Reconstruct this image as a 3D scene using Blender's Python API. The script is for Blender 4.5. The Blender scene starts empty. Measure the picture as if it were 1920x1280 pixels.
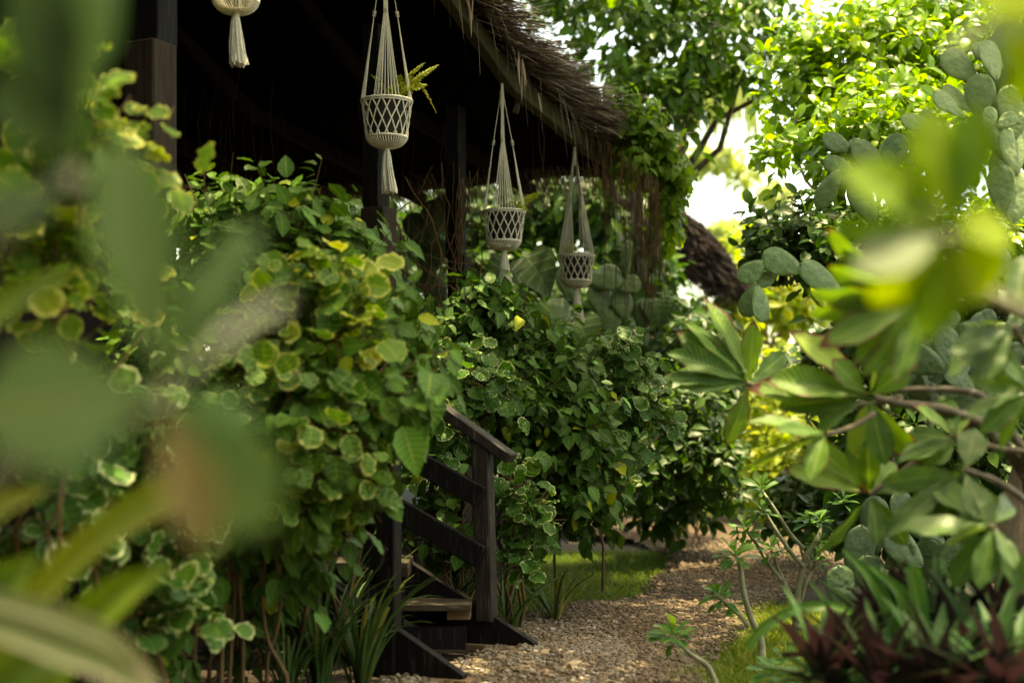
import bpy, bmesh, math, random
import numpy as np
from mathutils import Vector

R = math.radians
S = bpy.context.scene
COL = S.collection

# ------------------------------------------------------------------ camera, light, exposure
CAM = (0.0, 0.0, 1.072)
HZ = 790.0                         # photo row of the horizon
FPX = 2667.0                      # focal length in pixels of the 1920 px wide photograph (50 mm lens)
cd = bpy.data.cameras.new("camera")
cam = bpy.data.objects.new("camera", cd)
COL.objects.link(cam)
cam.location = CAM
cam.rotation_euler = (R(90), 0, 0)
cd.lens = 50
cd.sensor_width = 36
cd.shift_y = (HZ - 640) / 1920
cd.clip_start = 0.05
cd.clip_end = 3000
cd.dof.use_dof = True
cd.dof.focus_distance = 7.5
cd.dof.aperture_fstop = 1.4
S.camera = cam

SUN = Vector((0.20, 0.06, 0.90)).normalized()      # towards the sun: nearly overhead, a little to the right
w = bpy.data.worlds.new("World")
S.world = w
w.use_nodes = True
nt = w.node_tree
bg = nt.nodes["Background"]
sky = nt.nodes.new("ShaderNodeTexSky")
sky.sky_type = 'NISHITA'
sky.sun_disc = False
sky.sun_elevation = math.asin(SUN.z)
sky.sun_rotation = math.atan2(SUN.x, SUN.y)
sky.air_density = 1.0
sky.dust_density = 3.5
sky.ozone_density = 0.6
nt.links.new(sky.outputs[0], bg.inputs[0])
bg.inputs[1].default_value = 0.15
sd = bpy.data.lights.new("sun", 'SUN')
so = bpy.data.objects.new("sun", sd)
COL.objects.link(so)
sd.energy = 2.6
sd.angle = R(0.5)
sd.color = (1.0, 0.93, 0.80)
so.rotation_euler = SUN.to_track_quat('Z', 'Y').to_euler()
S.view_settings.view_transform = 'Standard'
S.view_settings.look = 'None'
S.view_settings.gamma = 1.0
S.view_settings.exposure = 2.65
S.view_settings.use_white_balance = True
S.view_settings.white_balance_temperature = 10800
S.view_settings.white_balance_tint = -2
S.cycles.use_denoising = True
S.cycles.max_bounces = 8
S.cycles.diffuse_bounces = 4
S.cycles.transmission_bounces = 4
S.cycles.glossy_bounces = 2
S.cycles.sample_clamp_indirect = 6

# ------------------------------------------------------------------ helpers
def P(px, py, Y):
    """world point seen at photo pixel (px, py) at depth Y"""
    return np.array(((px - 960) / FPX * Y, Y, CAM[2] - (py - HZ) / FPX * Y))

def G(px, Y):          # ground point under a pixel column
    return np.array(((px - 960) / FPX * Y, Y, 0.0))

def nrm(a):
    a = np.asarray(a, float)
    return a / np.maximum(np.linalg.norm(a, axis=-1, keepdims=True), 1e-9)

class MB:
    def __init__(self):
        self.V = []; self.UV = []; self.Rn = []; self.F = []; self.M = []; self.n = 0
    def raw(self, V, F, UV=None, rnd=None, mi=0):
        V = np.asarray(V, float).reshape(-1, 3)
        k = len(V)
        UV = np.zeros((k, 2)) if UV is None else np.asarray(UV, float).reshape(-1, 2)
        rnd = np.full(k, .5) if rnd is None else np.broadcast_to(np.asarray(rnd, float).reshape(-1), (k,)) if np.size(rnd) in (1, k) else rnd
        F = np.asarray(F, int)
        self.V.append(V); self.UV.append(UV); self.Rn.append(rnd)
        self.F.append(F + self.n); self.M.append(np.full(len(F), mi)); self.n += k
    def scatter(self, tpl, pos, ydir, nh, size, rnd, wsc=1.0, mi=0):
        TV, TF, TU = tpl
        pos = np.asarray(pos, float).reshape(-1, 3); N = len(pos)
        if N == 0: return
        y = nrm(np.broadcast_to(ydir, (N, 3)))
        nh = np.broadcast_to(nh, (N, 3))
        x = np.cross(y, nh)
        bad = np.linalg.norm(x, axis=1) < 1e-4
        x[bad] = np.cross(y[bad], (0.3, 0.5, 0.8))
        x = nrm(x); z = np.cross(x, y)
        size = np.broadcast_to(size, (N,)).reshape(N, 1, 1)
        wsc = np.broadcast_to(wsc, (N,)).reshape(N, 1, 1)
        V = (TV[None, :, 0:1] * x[:, None] * wsc + TV[None, :, 1:2] * y[:, None] + TV[None, :, 2:3] * z[:, None]) * size + pos[:, None]
        F = (TF[None] + (np.arange(N) * len(TV))[:, None, None]).reshape(-1, TF.shape[1])
        rr = np.repeat(np.broadcast_to(rnd, (N,)), len(TV))
        self.raw(V, F, np.tile(TU, (N, 1)), rr, mi)
    def tube(self, pts, rad, n=7, rnd=.5, mi=0, cap=True):
        p = np.asarray(pts, float); k = len(p)
        rad = np.broadcast_to(rad, (k,))
        t = nrm(np.gradient(p, axis=0))
        ref = np.array((0.13, 0.21, 0.97)) if abs(t[0][2]) < .9 else np.array((0.97, 0.2, 0.1))
        xs = []
        x = nrm(np.cross(t[0], ref))
        for i in range(k):
            x = nrm(x - t[i] * np.dot(x, t[i])); xs.append(x)
        xs = np.array(xs); ys = np.cross(t, xs)
        a = np.linspace(0, 2 * np.pi, n, endpoint=False)
        V = p[:, None] + (xs[:, None] * np.cos(a)[None, :, None] + ys[:, None] * np.sin(a)[None, :, None]) * rad[:, None, None]
        F = []
        for i in range(k - 1):
            for j in range(n):
                F.append((i * n + j, i * n + (j + 1) % n, (i + 1) * n + (j + 1) % n, (i + 1) * n + j))
        L = np.concatenate(([0], np.cumsum(np.linalg.norm(np.diff(p, axis=0), axis=1))))
        UV = np.stack((np.tile(a / 6.28, k), np.repeat(L, n)), 1)
        self.raw(V.reshape(-1, 3), F, UV, rnd, mi)
        if cap:
            for i, s in ((0, -1), (k - 1, 1)):
                if rad[i] > .0025:
                    c = np.vstack((V[i], p[i] + t[i] * s * rad[i] * .35))
                    FF = [(j, (j + 1) % n, n) if s > 0 else ((j + 1) % n, j, n) for j in range(n)]
                    self.raw(c, FF, np.zeros((n + 1, 2)), rnd, mi)
    def ribbons(self, pts, wid, side, rnd, mi=0):
        """pts (N,K,3); wid (N,K) or (K,); side (N,3)"""
        pts = np.asarray(pts, float); N, K = pts.shape[:2]
        wid = np.broadcast_to(wid, (N, K))
        side = np.broadcast_to(side, (N, 3))
        a = pts - side[:, None] * wid[..., None] / 2
        b = pts + side[:, None] * wid[..., None] / 2
        V = np.stack((a, b), 2).reshape(-1, 3)
        v = np.broadcast_to(np.linspace(0, 1, K), (N, K))
        UV = np.stack((np.stack((-np.ones((N, K)), np.ones((N, K))), 2), np.stack((v, v), 2)), -1).reshape(-1, 2)
        i = np.arange(K - 1) * 2
        f = np.stack((i, i + 1, i + 3, i + 2), 1)
        F = (f[None] + (np.arange(N) * 2 * K)[:, None, None]).reshape(-1, 4)
        self.raw(V, F, UV, np.repeat(np.broadcast_to(rnd, (N,)), 2 * K), mi)
    def box(self, c, ax, ay, az, rnd=.5, mi=0, bev=0.0):
        """box centred at c with half-axis vectors; chamfered when bev > 0"""
        c = np.asarray(c, float); A = [np.asarray(q, float) for q in (ax, ay, az)]
        bm = bmesh.new()
        bmesh.ops.create_cube(bm, size=2)
        L = [np.linalg.norm(q) for q in A]; U = [q / l for q, l in zip(A, L)]
        for vtx in bm.verts:
            vtx.co = Vector([vtx.co[i] * L[i] for i in range(3)])
        if bev > 0:
            bmesh.ops.bevel(bm, geom=bm.edges[:], offset=bev, segments=1, affect='EDGES')
        bm.verts.index_update()
        V = np.array([v.co[:] for v in bm.verts])
        V = c + V[:, :1] * U[0] + V[:, 1:2] * U[1] + V[:, 2:] * U[2]
        flip = np.dot(np.cross(U[0], U[1]), U[2]) < 0
        for f in bm.faces:
            ids = [v.index for v in f.verts]
            if flip: ids = ids[::-1]
            self.F.append(np.array([ids]) + self.n); self.M.append(np.array([mi]))
        self.V.append(V); self.UV.append(np.zeros((len(V), 2))); self.Rn.append(np.full(len(V), rnd)); self.n += len(V)
        bm.free()
    def prism(self, poly, ext, rnd=.5, mi=0):
        """planar polygon (k,3) extruded along vector ext"""
        p = np.asarray(poly, float); k = len(p); e = np.asarray(ext, float)
        N = np.zeros(3)
        for i in range(k): N += np.cross(p[i], p[(i + 1) % k])
        if np.dot(N, e) > 0: p = p[::-1]
        V = np.vstack((p, p + e))
        self.F.append(np.array([list(range(k))]) + self.n)
        self.F.append(np.array([list(range(2 * k - 1, k - 1, -1))]) + self.n)
        self.F.append(np.array([[(i + 1) % k, i, k + i, k + (i + 1) % k] for i in range(k)]) + self.n)
        self.M += [np.array([mi]), np.array([mi]), np.full(k, mi)]
        self.V.append(V); self.UV.append(np.zeros((2 * k, 2))); self.Rn.append(np.full(2 * k, rnd)); self.n += 2 * k
    def build(self, name, mats, parent=None, smooth=True, loc=None):
        me = bpy.data.meshes.new(name)
        V = np.concatenate(self.V); UV = np.concatenate(self.UV); rn = np.concatenate(self.Rn)
        sizes = np.concatenate([np.full(len(f), f.shape[1]) for f in self.F])
        idx = np.concatenate([f.reshape(-1) for f in self.F]); mi = np.concatenate(self.M)
        if loc is not None: V = V - np.asarray(loc)
        me.vertices.add(len(V)); me.vertices.foreach_set("co", V.astype(np.float32).reshape(-1))
        me.loops.add(len(idx)); me.loops.foreach_set("vertex_index", idx.astype(np.int32))
        me.polygons.add(len(sizes))
        st = np.concatenate(([0], np.cumsum(sizes)[:-1]))
        me.polygons.foreach_set("loop_start", st.astype(np.int32))
        me.polygons.foreach_set("loop_total", sizes.astype(np.int32))
        me.polygons.foreach_set("material_index", mi.astype(np.int32))
        me.polygons.foreach_set("use_smooth", np.full(len(sizes), bool(smooth)))
        me.update(calc_edges=True)
        uv = me.uv_layers.new(name="UVMap")
        uv.data.foreach_set("uv", UV[idx].astype(np.float32).reshape(-1))
        at = me.attributes.new("rnd", 'FLOAT', 'POINT')
        at.data.foreach_set("value", rn.astype(np.float32))
        me.validate()
        for m in (mats if isinstance(mats, (list, tuple)) else [mats]): me.materials.append(m)
        o = bpy.data.objects.new(name, me)
        COL.objects.link(o)
        if loc is not None: o.location = loc
        if parent is not None:
            o.parent = parent
            if loc is None:
                o.location = -parent.location
            else:
                o.location = Vector(loc) - parent.location
        return o

def tag(o, label=None, cat=None, group=None, kind=None):
    if label: o["label"] = label
    if cat: o["category"] = cat
    if group: o["group"] = group
    if kind: o["kind"] = kind
    return o

def thing(name, loc, label, cat, group=None):
    o = bpy.data.objects.new(name, None)
    o.empty_display_size = .1
    COL.objects.link(o)
    o.location = loc
    return tag(o, label, cat, group)

# ------------------------------------------------------------------ materials
def nodes(name):
    m = bpy.data.materials.new(name)
    m.use_nodes = True
    t = m.node_tree
    return m, t, t.nodes["Principled BSDF"], t.nodes["Material Output"]

def mth(t, op, a, b=None, c=None, clamp=False):
    n = t.nodes.new("ShaderNodeMath"); n.operation = op; n.use_clamp = clamp
    for i, v in enumerate((a, b, c)):
        if v is None: continue
        if isinstance(v, (int, float)): n.inputs[i].default_value = v
        else: t.links.new(v, n.inputs[i])
    return n.outputs[0]

def mixc(t, f, a, b, mode='MIX'):
    n = t.nodes.new("ShaderNodeMix"); n.data_type = 'RGBA'; n.blend_type = mode
    for i, v in ((0, f), (6, a), (7, b)):
        if isinstance(v, (int, float)): n.inputs[i].default_value = v
        elif isinstance(v, tuple): n.inputs[i].default_value = (*v, 1)
        else: t.links.new(v, n.inputs[i])
    return n.outputs[2]

def ramp(t, f, stops):
    n = t.nodes.new("ShaderNodeValToRGB")
    e = n.color_ramp.elements
    while len(e) < len(stops): e.new(.5)
    for q, (p, c) in zip(e, stops):
        q.position = p; q.color = (*c, 1) if len(c) == 3 else c
    t.links.new(f, n.inputs[0])
    return n.outputs[0]

def noise(t, scale, detail=3, rough=.55, vec=None, coord='Object', stretch=None):
    n = t.nodes.new("ShaderNodeTexNoise")
    n.inputs["Scale"].default_value = scale; n.inputs["Detail"].default_value = detail
    n.inputs["Roughness"].default_value = rough
    if vec is None:
        tc = t.nodes.new("ShaderNodeTexCoord"); vec = tc.outputs[coord]
    if stretch:
        mp = t.nodes.new("ShaderNodeMapping"); mp.inputs["Scale"].default_value = stretch
        t.links.new(vec, mp.inputs["Vector"]); vec = mp.outputs[0]
    t.links.new(vec, n.inputs["Vector"])
    return n.outputs[0]

def bump(t, h, bs, strength=.5, dist=.01):
    b = t.nodes.new("ShaderNodeBump"); b.inputs["Strength"].default_value = strength
    b.inputs["Distance"].default_value = dist
    t.links.new(h, b.inputs["Height"]); t.links.new(b.outputs[0], bs.inputs["Normal"])

def leaf_mat(name, stops, trans=.35, tcol=(1.5, 1.6, .7), rough=.42, vein=.35, veincol=None, side=0., nside=9,
             margin=None, mw=.72, mnoise=.35, back=None, stain=None, spec=.35):
    m, t, bs, out = nodes(name)
    at = t.nodes.new("ShaderNodeAttribute"); at.attribute_name = "rnd"
    rn = at.outputs["Fac"]
    uv = t.nodes.new("ShaderNodeUVMap")
    sp = t.nodes.new("ShaderNodeSeparateXYZ"); t.links.new(uv.outputs[0], sp.inputs[0])
    u, v = sp.outputs[0], sp.outputs[1]
    au = mth(t, 'ABSOLUTE', u)
    c = ramp(t, rn, stops)
    nz = noise(t, 28, 3)
    c = mixc(t, mth(t, 'MULTIPLY_ADD', nz, .9, -.25, True), c, mixc(t, .30, c, (.19, .30, .04)))
    vc = veincol or tuple(min(1, x * 2.2 + .03) for x in stops[-1][1])
    hgt = None
    if side:
        ph = mth(t, 'MULTIPLY', mth(t, 'SUBTRACT', v, mth(t, 'MULTIPLY', au, .14)), nside * 6.2832)
        sv = mth(t, 'POWER', mth(t, 'MULTIPLY_ADD', mth(t, 'SINE', ph), .5, .5), 9)
        hgt = sv
        c = mixc(t, mth(t, 'MULTIPLY', sv, side), c, vc)
    mr = mth(t, 'SUBTRACT', 1.0, mth(t, 'DIVIDE', au, .07), clamp=True)
    c = mixc(t, mth(t, 'MULTIPLY', mr, vein), c, vc)
    q = mth(t, 'MULTIPLY_ADD', v, 2, -1)
    q2 = mth(t, 'MULTIPLY', q, q)
    edge = mth(t, 'SQRT', mth(t, 'ADD', mth(t, 'MULTIPLY', mth(t, 'MULTIPLY', u, u), mth(t, 'SUBTRACT', 1.0, q2)), q2))
    if margin:
        e = mth(t, 'ADD', edge, mth(t, 'MULTIPLY', mth(t, 'SUBTRACT', noise(t, 70, 4, .7), .5), mnoise * 2))
        e = mth(t, 'ADD', e, mth(t, 'MULTIPLY', mth(t, 'SUBTRACT', rn, .5), .5))
        f = mth(t, 'DIVIDE', mth(t, 'SUBTRACT', e, mw), .16, clamp=True)
        c = mixc(t, f, c, margin)
    if stain:
        e = mth(t, 'ADD', edge, mth(t, 'MULTIPLY', noise(t, 12, 3), .8))
        e = mth(t, 'ADD', e, mth(t, 'MULTIPLY', rn, .25))
        f = mth(t, 'DIVIDE', mth(t, 'SUBTRACT', e, 1.48), .08, clamp=True)
        c = mixc(t, f, c, stain)
    if back:
        ge = t.nodes.new("ShaderNodeNewGeometry")
        c = mixc(t, mth(t, 'MULTIPLY', ge.outputs["Backfacing"], .75), c, back)
    t.links.new(c, bs.inputs["Base Color"])
    bs.inputs["Roughness"].default_value = rough
    bs.inputs["Specular IOR Level"].default_value = spec * .55
    bump(t, mth(t, 'ADD', noise(t, 60, 2), hgt) if hgt is not None else noise(t, 60, 2), bs, .35, .004)
    tr = t.nodes.new("ShaderNodeBsdfTranslucent")
    t.links.new(mixc(t, 1.0, c, tcol, 'MULTIPLY'), tr.inputs[0])
    mx = t.nodes.new("ShaderNodeMixShader"); mx.inputs[0].default_value = trans
    t.links.new(bs.outputs[0], mx.inputs[1]); t.links.new(tr.outputs[0], mx.inputs[2])
    t.links.new(mx.outputs[0], out.inputs[0])
    return m

def rough_mat(name, c1, c2, scale=8, rough=.8, stretch=None, bmp=.5, bdist=.01, detail=5, spec=.3, use_rnd=0., c3=None, scale3=40):
    m, t, bs, out = nodes(name)
    nz = noise(t, scale, detail, .6, stretch=stretch)
    c = ramp(t, nz, [(.3, c1), (.7, c2)])
    if c3:
        f = mth(t, 'DIVIDE', mth(t, 'SUBTRACT', noise(t, scale3, 4, stretch=stretch), .58), .08, clamp=True)
        c = mixc(t, f, c, c3)
    if use_rnd:
        at = t.nodes.new("ShaderNodeAttribute"); at.attribute_name = "rnd"
        k = mth(t, 'MULTIPLY_ADD', at.outputs["Fac"], 2 * use_rnd, 1 - use_rnd)
        g = t.nodes.new("ShaderNodeCombineColor")
        for i in range(3): t.links.new(k, g.inputs[i])
        c = mixc(t, 1.0, c, g.outputs[0], 'MULTIPLY')
    t.links.new(c, bs.inputs["Base Color"])
    bs.inputs["Roughness"].default_value = rough
    bs.inputs["Specular IOR Level"].default_value = spec
    if bmp: bump(t, nz, bs, bmp, bdist)
    return m

M = {}
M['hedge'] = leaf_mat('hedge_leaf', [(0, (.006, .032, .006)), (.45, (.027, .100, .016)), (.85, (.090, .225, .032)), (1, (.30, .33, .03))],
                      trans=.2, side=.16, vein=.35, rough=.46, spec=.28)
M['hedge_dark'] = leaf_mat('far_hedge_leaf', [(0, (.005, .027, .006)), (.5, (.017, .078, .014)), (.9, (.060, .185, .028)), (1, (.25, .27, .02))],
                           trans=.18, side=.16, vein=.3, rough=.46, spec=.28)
M['varieg'] = leaf_mat('variegated_leaf', [(0, (.022, .075, .015)), (.6, (.055, .145, .022)), (.9, (.13, .24, .035)), (1, (.26, .30, .04))],
                       trans=.35, margin=(.46, .47, .15), mw=.86, mnoise=.5, vein=.3, side=.15, nside=4)
M['varieg_cool'] = leaf_mat('cream_edged_leaf', [(0, (.016, .062, .014)), (.7, (.04, .125, .02)), (1, (.12, .22, .03))],
                            trans=.3, margin=(.56, .60, .30), mw=.88, mnoise=.5, vein=.3, side=.15, nside=4)
M['varieg_gold'] = leaf_mat('golden_leaf', [(0, (.04, .12, .012)), (.6, (.11, .21, .02)), (1, (.42, .38, .03))],
                            trans=.42, margin=(.56, .52, .14), mw=.84, mnoise=.5, vein=.2)
M['lime'] = leaf_mat('lime_leaf', [(0, (.06, .16, .016)), (.5, (.17, .31, .03)), (1, (.36, .45, .05))], trans=.5,
                     tcol=(1.7, 1.65, .6), rough=.24, vein=.25, spec=1.1)
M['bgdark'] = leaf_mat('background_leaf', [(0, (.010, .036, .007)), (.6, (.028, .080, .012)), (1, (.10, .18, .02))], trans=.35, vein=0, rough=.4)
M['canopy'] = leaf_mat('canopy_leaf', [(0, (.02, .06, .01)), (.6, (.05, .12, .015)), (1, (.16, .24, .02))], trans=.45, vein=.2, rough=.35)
M['bgyellow'] = leaf_mat('sunny_background_leaf', [(0, (.10, .16, .02)), (.5, (.22, .27, .03)), (1, (.42, .36, .04))], trans=.5, vein=0)  # yellow of the sunlight is put into the leaf colour
M['bgpale'] = leaf_mat('washed_out_leaf', [(0, (.20, .26, .08)), (1, (.42, .44, .16))], trans=.5, vein=0)  # pale colour imitates glare washing out far foliage
M['vine'] = leaf_mat('vine_leaf', [(0, (.04, .12, .02)), (.6, (.10, .21, .025)), (1, (.30, .36, .03))], trans=.45, tcol=(1.8, 1.7, .5), vein=.3, side=.2, nside=5)
M['plum'] = leaf_mat('plumeria_leaf', [(0, (.018, .062, .018)), (.5, (.038, .105, .020)), (.85, (.09, .18, .024)), (1, (.21, .27, .03))],
                     trans=.33, tcol=(1.7, 1.7, .5), side=.55, nside=17, vein=.95, veincol=(.24, .32, .08), rough=.42, back=(.12, .19, .05),
                     stain=(.10, .035, .02), spec=.28)
M['plum_dark'] = leaf_mat('dark_plumeria_leaf', [(0, (.018, .052, .014)), (.6, (.035, .09, .02)), (1, (.08, .14, .02))],
                          trans=.3, side=.5, nside=17, vein=.9, veincol=(.14, .2, .05), rough=.36, back=(.09, .14, .04))
M['fg'] = leaf_mat('foreground_leaf', [(0, (.036, .070, .026)), (.5, (.085, .150, .062)), (.8, (.14, .205, .085)), (.9, (.55, .55, .46)), (1, (.28, .20, .095))],
                   trans=.3, vein=.3, rough=.6, spec=.12)  # palest stop imitates light on an edge-on leaf
M['fg_lime'] = leaf_mat('foreground_lime_leaf', [(0, (.05, .12, .015)), (.5, (.10, .20, .018)), (.8, (.20, .28, .02)), (.9, (.20, .26, .16)), (1, (.26, .31, .22))],
                        trans=.5, tcol=(1.6, 1.5, .4), vein=.3, rough=.6, spec=.1)  # sunlit copy of the foreground leaf; palest stops imitate glare
M['strap'] = leaf_mat('strap_leaf', [(0, (.03, .07, .010)), (.5, (.085, .125, .012)), (1, (.17, .17, .02))], trans=.35, vein=.0,
                      margin=(.36, .16, .09), mw=1.08, mnoise=.3)
M['striped'] = leaf_mat('striped_leaf', [(0, (.06, .10, .03)), (1, (.10, .14, .05))], trans=.25, vein=.9, veincol=(.45, .20, .13),
                        margin=(.42, .36, .24), mw=.80, mnoise=.1)
M['snake'] = leaf_mat('snake_plant_leaf', [(0, (.022, .05, .018)), (.7, (.05, .10, .03)), (1, (.22, .20, .05))], trans=.12, vein=0, rough=.4)
M['rhoeo'] = leaf_mat('purple_backed_leaf', [(0, (.010, .034, .013)), (.6, (.020, .066, .022)), (1, (.05, .13, .032))], trans=.18, vein=.2,
                      tcol=(1.6, .7, .8), back=(.026, .007, .026), rough=.5, spec=.2)
M['adenium'] = leaf_mat('desert_rose_leaf', [(0, (.035, .10, .03)), (.6, (.06, .16, .035)), (1, (.22, .32, .05))], trans=.35, vein=.6, rough=.35)
M['fern'] = leaf_mat('fern_leaf', [(0, (.16, .22, .02)), (.6, (.32, .34, .03)), (1, (.48, .36, .05))], trans=.4, vein=.2)
M['grass'] = leaf_mat('grass_blade', [(0, (.03, .08, .010)), (.6, (.09, .15, .015)), (1, (.26, .22, .04))], trans=.35, vein=0, rough=.6)
M['monstera'] = leaf_mat('broad_dark_leaf', [(0, (.006, .022, .006)), (1, (.014, .045, .010))], trans=.12, vein=.6, side=.3, nside=5)
M['bark'] = rough_mat('shrub_stem', (.07, .042, .02), (.19, .115, .05), 14, .85, (1, 1, .25))
M['greybark'] = rough_mat('grey_branch_bark', (.05, .040, .024), (.125, .105, .07), 30, .9, c3=(.20, .185, .14), scale3=22)
M['palebark'] = rough_mat('pale_green_stem', (.14, .14, .08), (.26, .25, .15), 25, .7)
M['trunk'] = rough_mat('tree_trunk_bark', (.10, .065, .04), (.26, .19, .12), 9, .9, (1, 1, .35), bmp=.8, bdist=.02)
M['root'] = rough_mat('dry_root', (.07, .034, .015), (.17, .09, .04), 6, .85, use_rnd=.5)
M['thatch'] = rough_mat('thatch_strand', (.11, .072, .050), (.29, .22, .16), 5, .6, use_rnd=.85, spec=.5)
M['thatch_under'] = rough_mat('thatch_underside', (.0025, .0018, .0015), (.007, .004, .003), 18, 1.0, (1, 1, 3), spec=.02)  # near-black colour carries the shade under the roof
M['thatch_dark'] = rough_mat('dark_thatch_strand', (.022, .014, .011), (.075, .05, .036), 3, .9, use_rnd=.7)  # darker than the strands of the near roof
M['wood_black'] = rough_mat('black_stained_wood', (.004, .0033, .0033), (.011, .0095, .009), 5, .55, (9, 9, .8), bmp=.5, bdist=.004, spec=.10,
                            c3=(.028, .023, .02), scale3=9)
M['wood_worn'] = rough_mat('worn_dark_wood', (.018, .012, .008), (.055, .038, .022), 6, .6, (1.2, 14, 14), bmp=.6, bdist=.004, spec=.3,
                           c3=(.11, .085, .06), scale3=8)
M['rafter'] = rough_mat('dark_rafter', (.012, .009, .007), (.028, .021, .015), 6, .9, (6, 6, 6), spec=.05)  # rafter colour darkened to stand in for deep shade under the thatch
M['wood_newel'] = rough_mat('worn_newel_wood', (.008, .006, .005), (.030, .023, .018), 5, .6, (11, 11, .7), bmp=.7, bdist=.005, spec=.25,
                           c3=(.085, .066, .05), scale3=8)
M['wood_post'] = rough_mat('dark_brown_post_wood', (.020, .013, .009), (.050, .034, .025), 6, .7, (10, 10, .7), bmp=.5, bdist=.004, spec=.12)
M['wood_plank'] = rough_mat('bare_plank_wood', (.10, .06, .032), (.20, .125, .065), 7, .8, (1, 1, 8))
M['beam'] = rough_mat('grey_green_beam', (.035, .034, .013), (.062, .062, .026), 6, .8, (.6, .6, 6), bmp=.4, bdist=.004)
M['rope'] = rough_mat('cotton_rope', (.58, .53, .42), (.76, .71, .59), 60, .9, bmp=.6, bdist=.002, use_rnd=.14, spec=.2)
M['pot'] = rough_mat('dark_pot', (.022, .020, .020), (.045, .042, .040), 12, .55, bmp=.2, bdist=.002)
M['soil'] = rough_mat('garden_soil', (.012, .008, .005), (.032, .02, .011), 7, .95, bmp=.9, bdist=.03, c3=(.05, .028, .012), scale3=30)
M['pathbed'] = rough_mat('packed_path_earth', (.04, .023, .011), (.09, .055, .028), 9, .95, bmp=.8, bdist=.02, c3=(.05, .03, .014), scale3=16)

def stone_mat():
    m, t, bs, out = nodes('gravel_stone')
    at = t.nodes.new("ShaderNodeAttribute"); at.attribute_name = "rnd"
    c = ramp(t, at.outputs["Fac"], [(0, (.032, .019, .010)), (.3, (.095, .062, .034)), (.6, (.145, .105, .064)), (.8, (.13, .115, .095)), (1, (.34, .31, .27))])
    c = mixc(t, mth(t, 'MULTIPLY', noise(t, 120, 2), .5), c, (.20, .13, .075))
    t.links.new(c, bs.inputs["Base Color"]); bs.inputs["Roughness"].default_value = .8
    return m
M['stone'] = stone_mat()

def cactus_mat(name, c1, c2):
    m, t, bs, out = nodes(name)
    tc = t.nodes.new("ShaderNodeTexCoord")
    vo = t.nodes.new("ShaderNodeTexVoronoi"); vo.inputs["Scale"].default_value = 9.0
    t.links.new(tc.outputs["Object"], vo.inputs["Vector"])
    d = vo.outputs["Distance"]
    c = ramp(t, noise(t, 6, 4), [(.3, c1), (.7, c2)])
    dots = mth(t, 'SUBTRACT', 1, mth(t, 'DIVIDE', d, .10), clamp=True)
    c = mixc(t, mth(t, 'MULTIPLY', dots, .7), c, (.30, .30, .16))
    sc = mth(t, 'DIVIDE', mth(t, 'SUBTRACT', noise(t, 3.2, 5, .65), .62), .06, clamp=True)
    c = mixc(t, mth(t, 'MULTIPLY', sc, .8), c, (.24, .21, .11))
    t.links.new(c, bs.inputs["Base Color"]); bs.inputs["Roughness"].default_value = .55
    bump(t, noise(t, 4, 2), bs, .35, .03)
    return m
M['cactus'] = cactus_mat('prickly_pear_skin', (.055, .112, .024), (.105, .175, .042))
M['cactus_sunlit'] = cactus_mat('sunlit_prickly_pear_skin', (.125, .195, .052), (.205, .28, .085))  # lighter copy of the skin, sunlight put into its colour
M['cactus_shaded'] = cactus_mat('shaded_prickly_pear_skin', (.028, .062, .016), (.055, .105, .026))  # darker copy of the skin, shade put into its colour

# ------------------------------------------------------------------ leaf templates
def leaf_tpl(kind, nv=6, nw=1, fold=.25, curl=.25, wave=0., width=.5, ph=0., serr=0.):
    v = np.linspace(0, 1, nv + 1)
    if kind == 'ell': p = np.sin(np.pi * v ** .8) ** .8 * (1 - .25 * v ** 3)
    elif kind == 'round': p = np.sqrt(np.maximum(0, 1 - (2 * v - 1) ** 2)) ** .85
    elif kind == 'obov': p = np.sin(np.pi * v ** 1.45) ** .8
    elif kind == 'spoon': p = np.sin(np.pi * v ** 1.9) ** .7
    elif kind == 'lance': p = np.sin(np.pi * v ** .55) ** .8
    elif kind == 'heart': p = np.sin(np.pi * np.clip(v * .93 + .07, 0, 1) ** .55) ** .75
    p = np.maximum(p, .035)
    if serr: p = p * (1 + serr * np.where(np.arange(nv + 1) % 2, 1, -1))
    u = np.linspace(-1, 1, 2 * nw + 1)
    U, Vv = np.meshgrid(u, v)
    hw = (p * width / 2)[:, None]
    x = U * hw
    z = fold * np.abs(x) - curl * Vv ** 2 * .8 + wave * np.sin(Vv * 17 + ph + np.sign(U) * 1.3) * np.abs(U) * width * .5
    y = Vv * (1 - .12 * curl)
    if wave: x = x * (1 + .25 * wave * np.sin(Vv * 23 + ph * 2 + U))
    T = np.stack((x, y, z), -1).reshape(-1, 3)
    k = 2 * nw + 1
    F = [(i * k + j, i * k + j + 1, (i + 1) * k + j + 1, (i + 1) * k + j) for i in range(nv) for j in range(2 * nw)]
    return T, np.array(F), np.stack((U, Vv), -1).reshape(-1, 2)

def tpls(kind, n=4, **kw):
    rs = np.random.RandomState(hash(kind) % 1000 if False else len(kind) * 7)
    out = []
    for i in range(n):
        q = dict(kw)
        q['curl'] = kw.get('curl', .25) * rs.uniform(.3, 1.7)
        q['fold'] = kw.get('fold', .25) * rs.uniform(.4, 1.6)
        q['ph'] = rs.uniform(0, 6)
        q['width'] = kw.get('width', .5) * rs.uniform(.88, 1.12)
        out.append(leaf_tpl(kind, **q))
    return out

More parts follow.
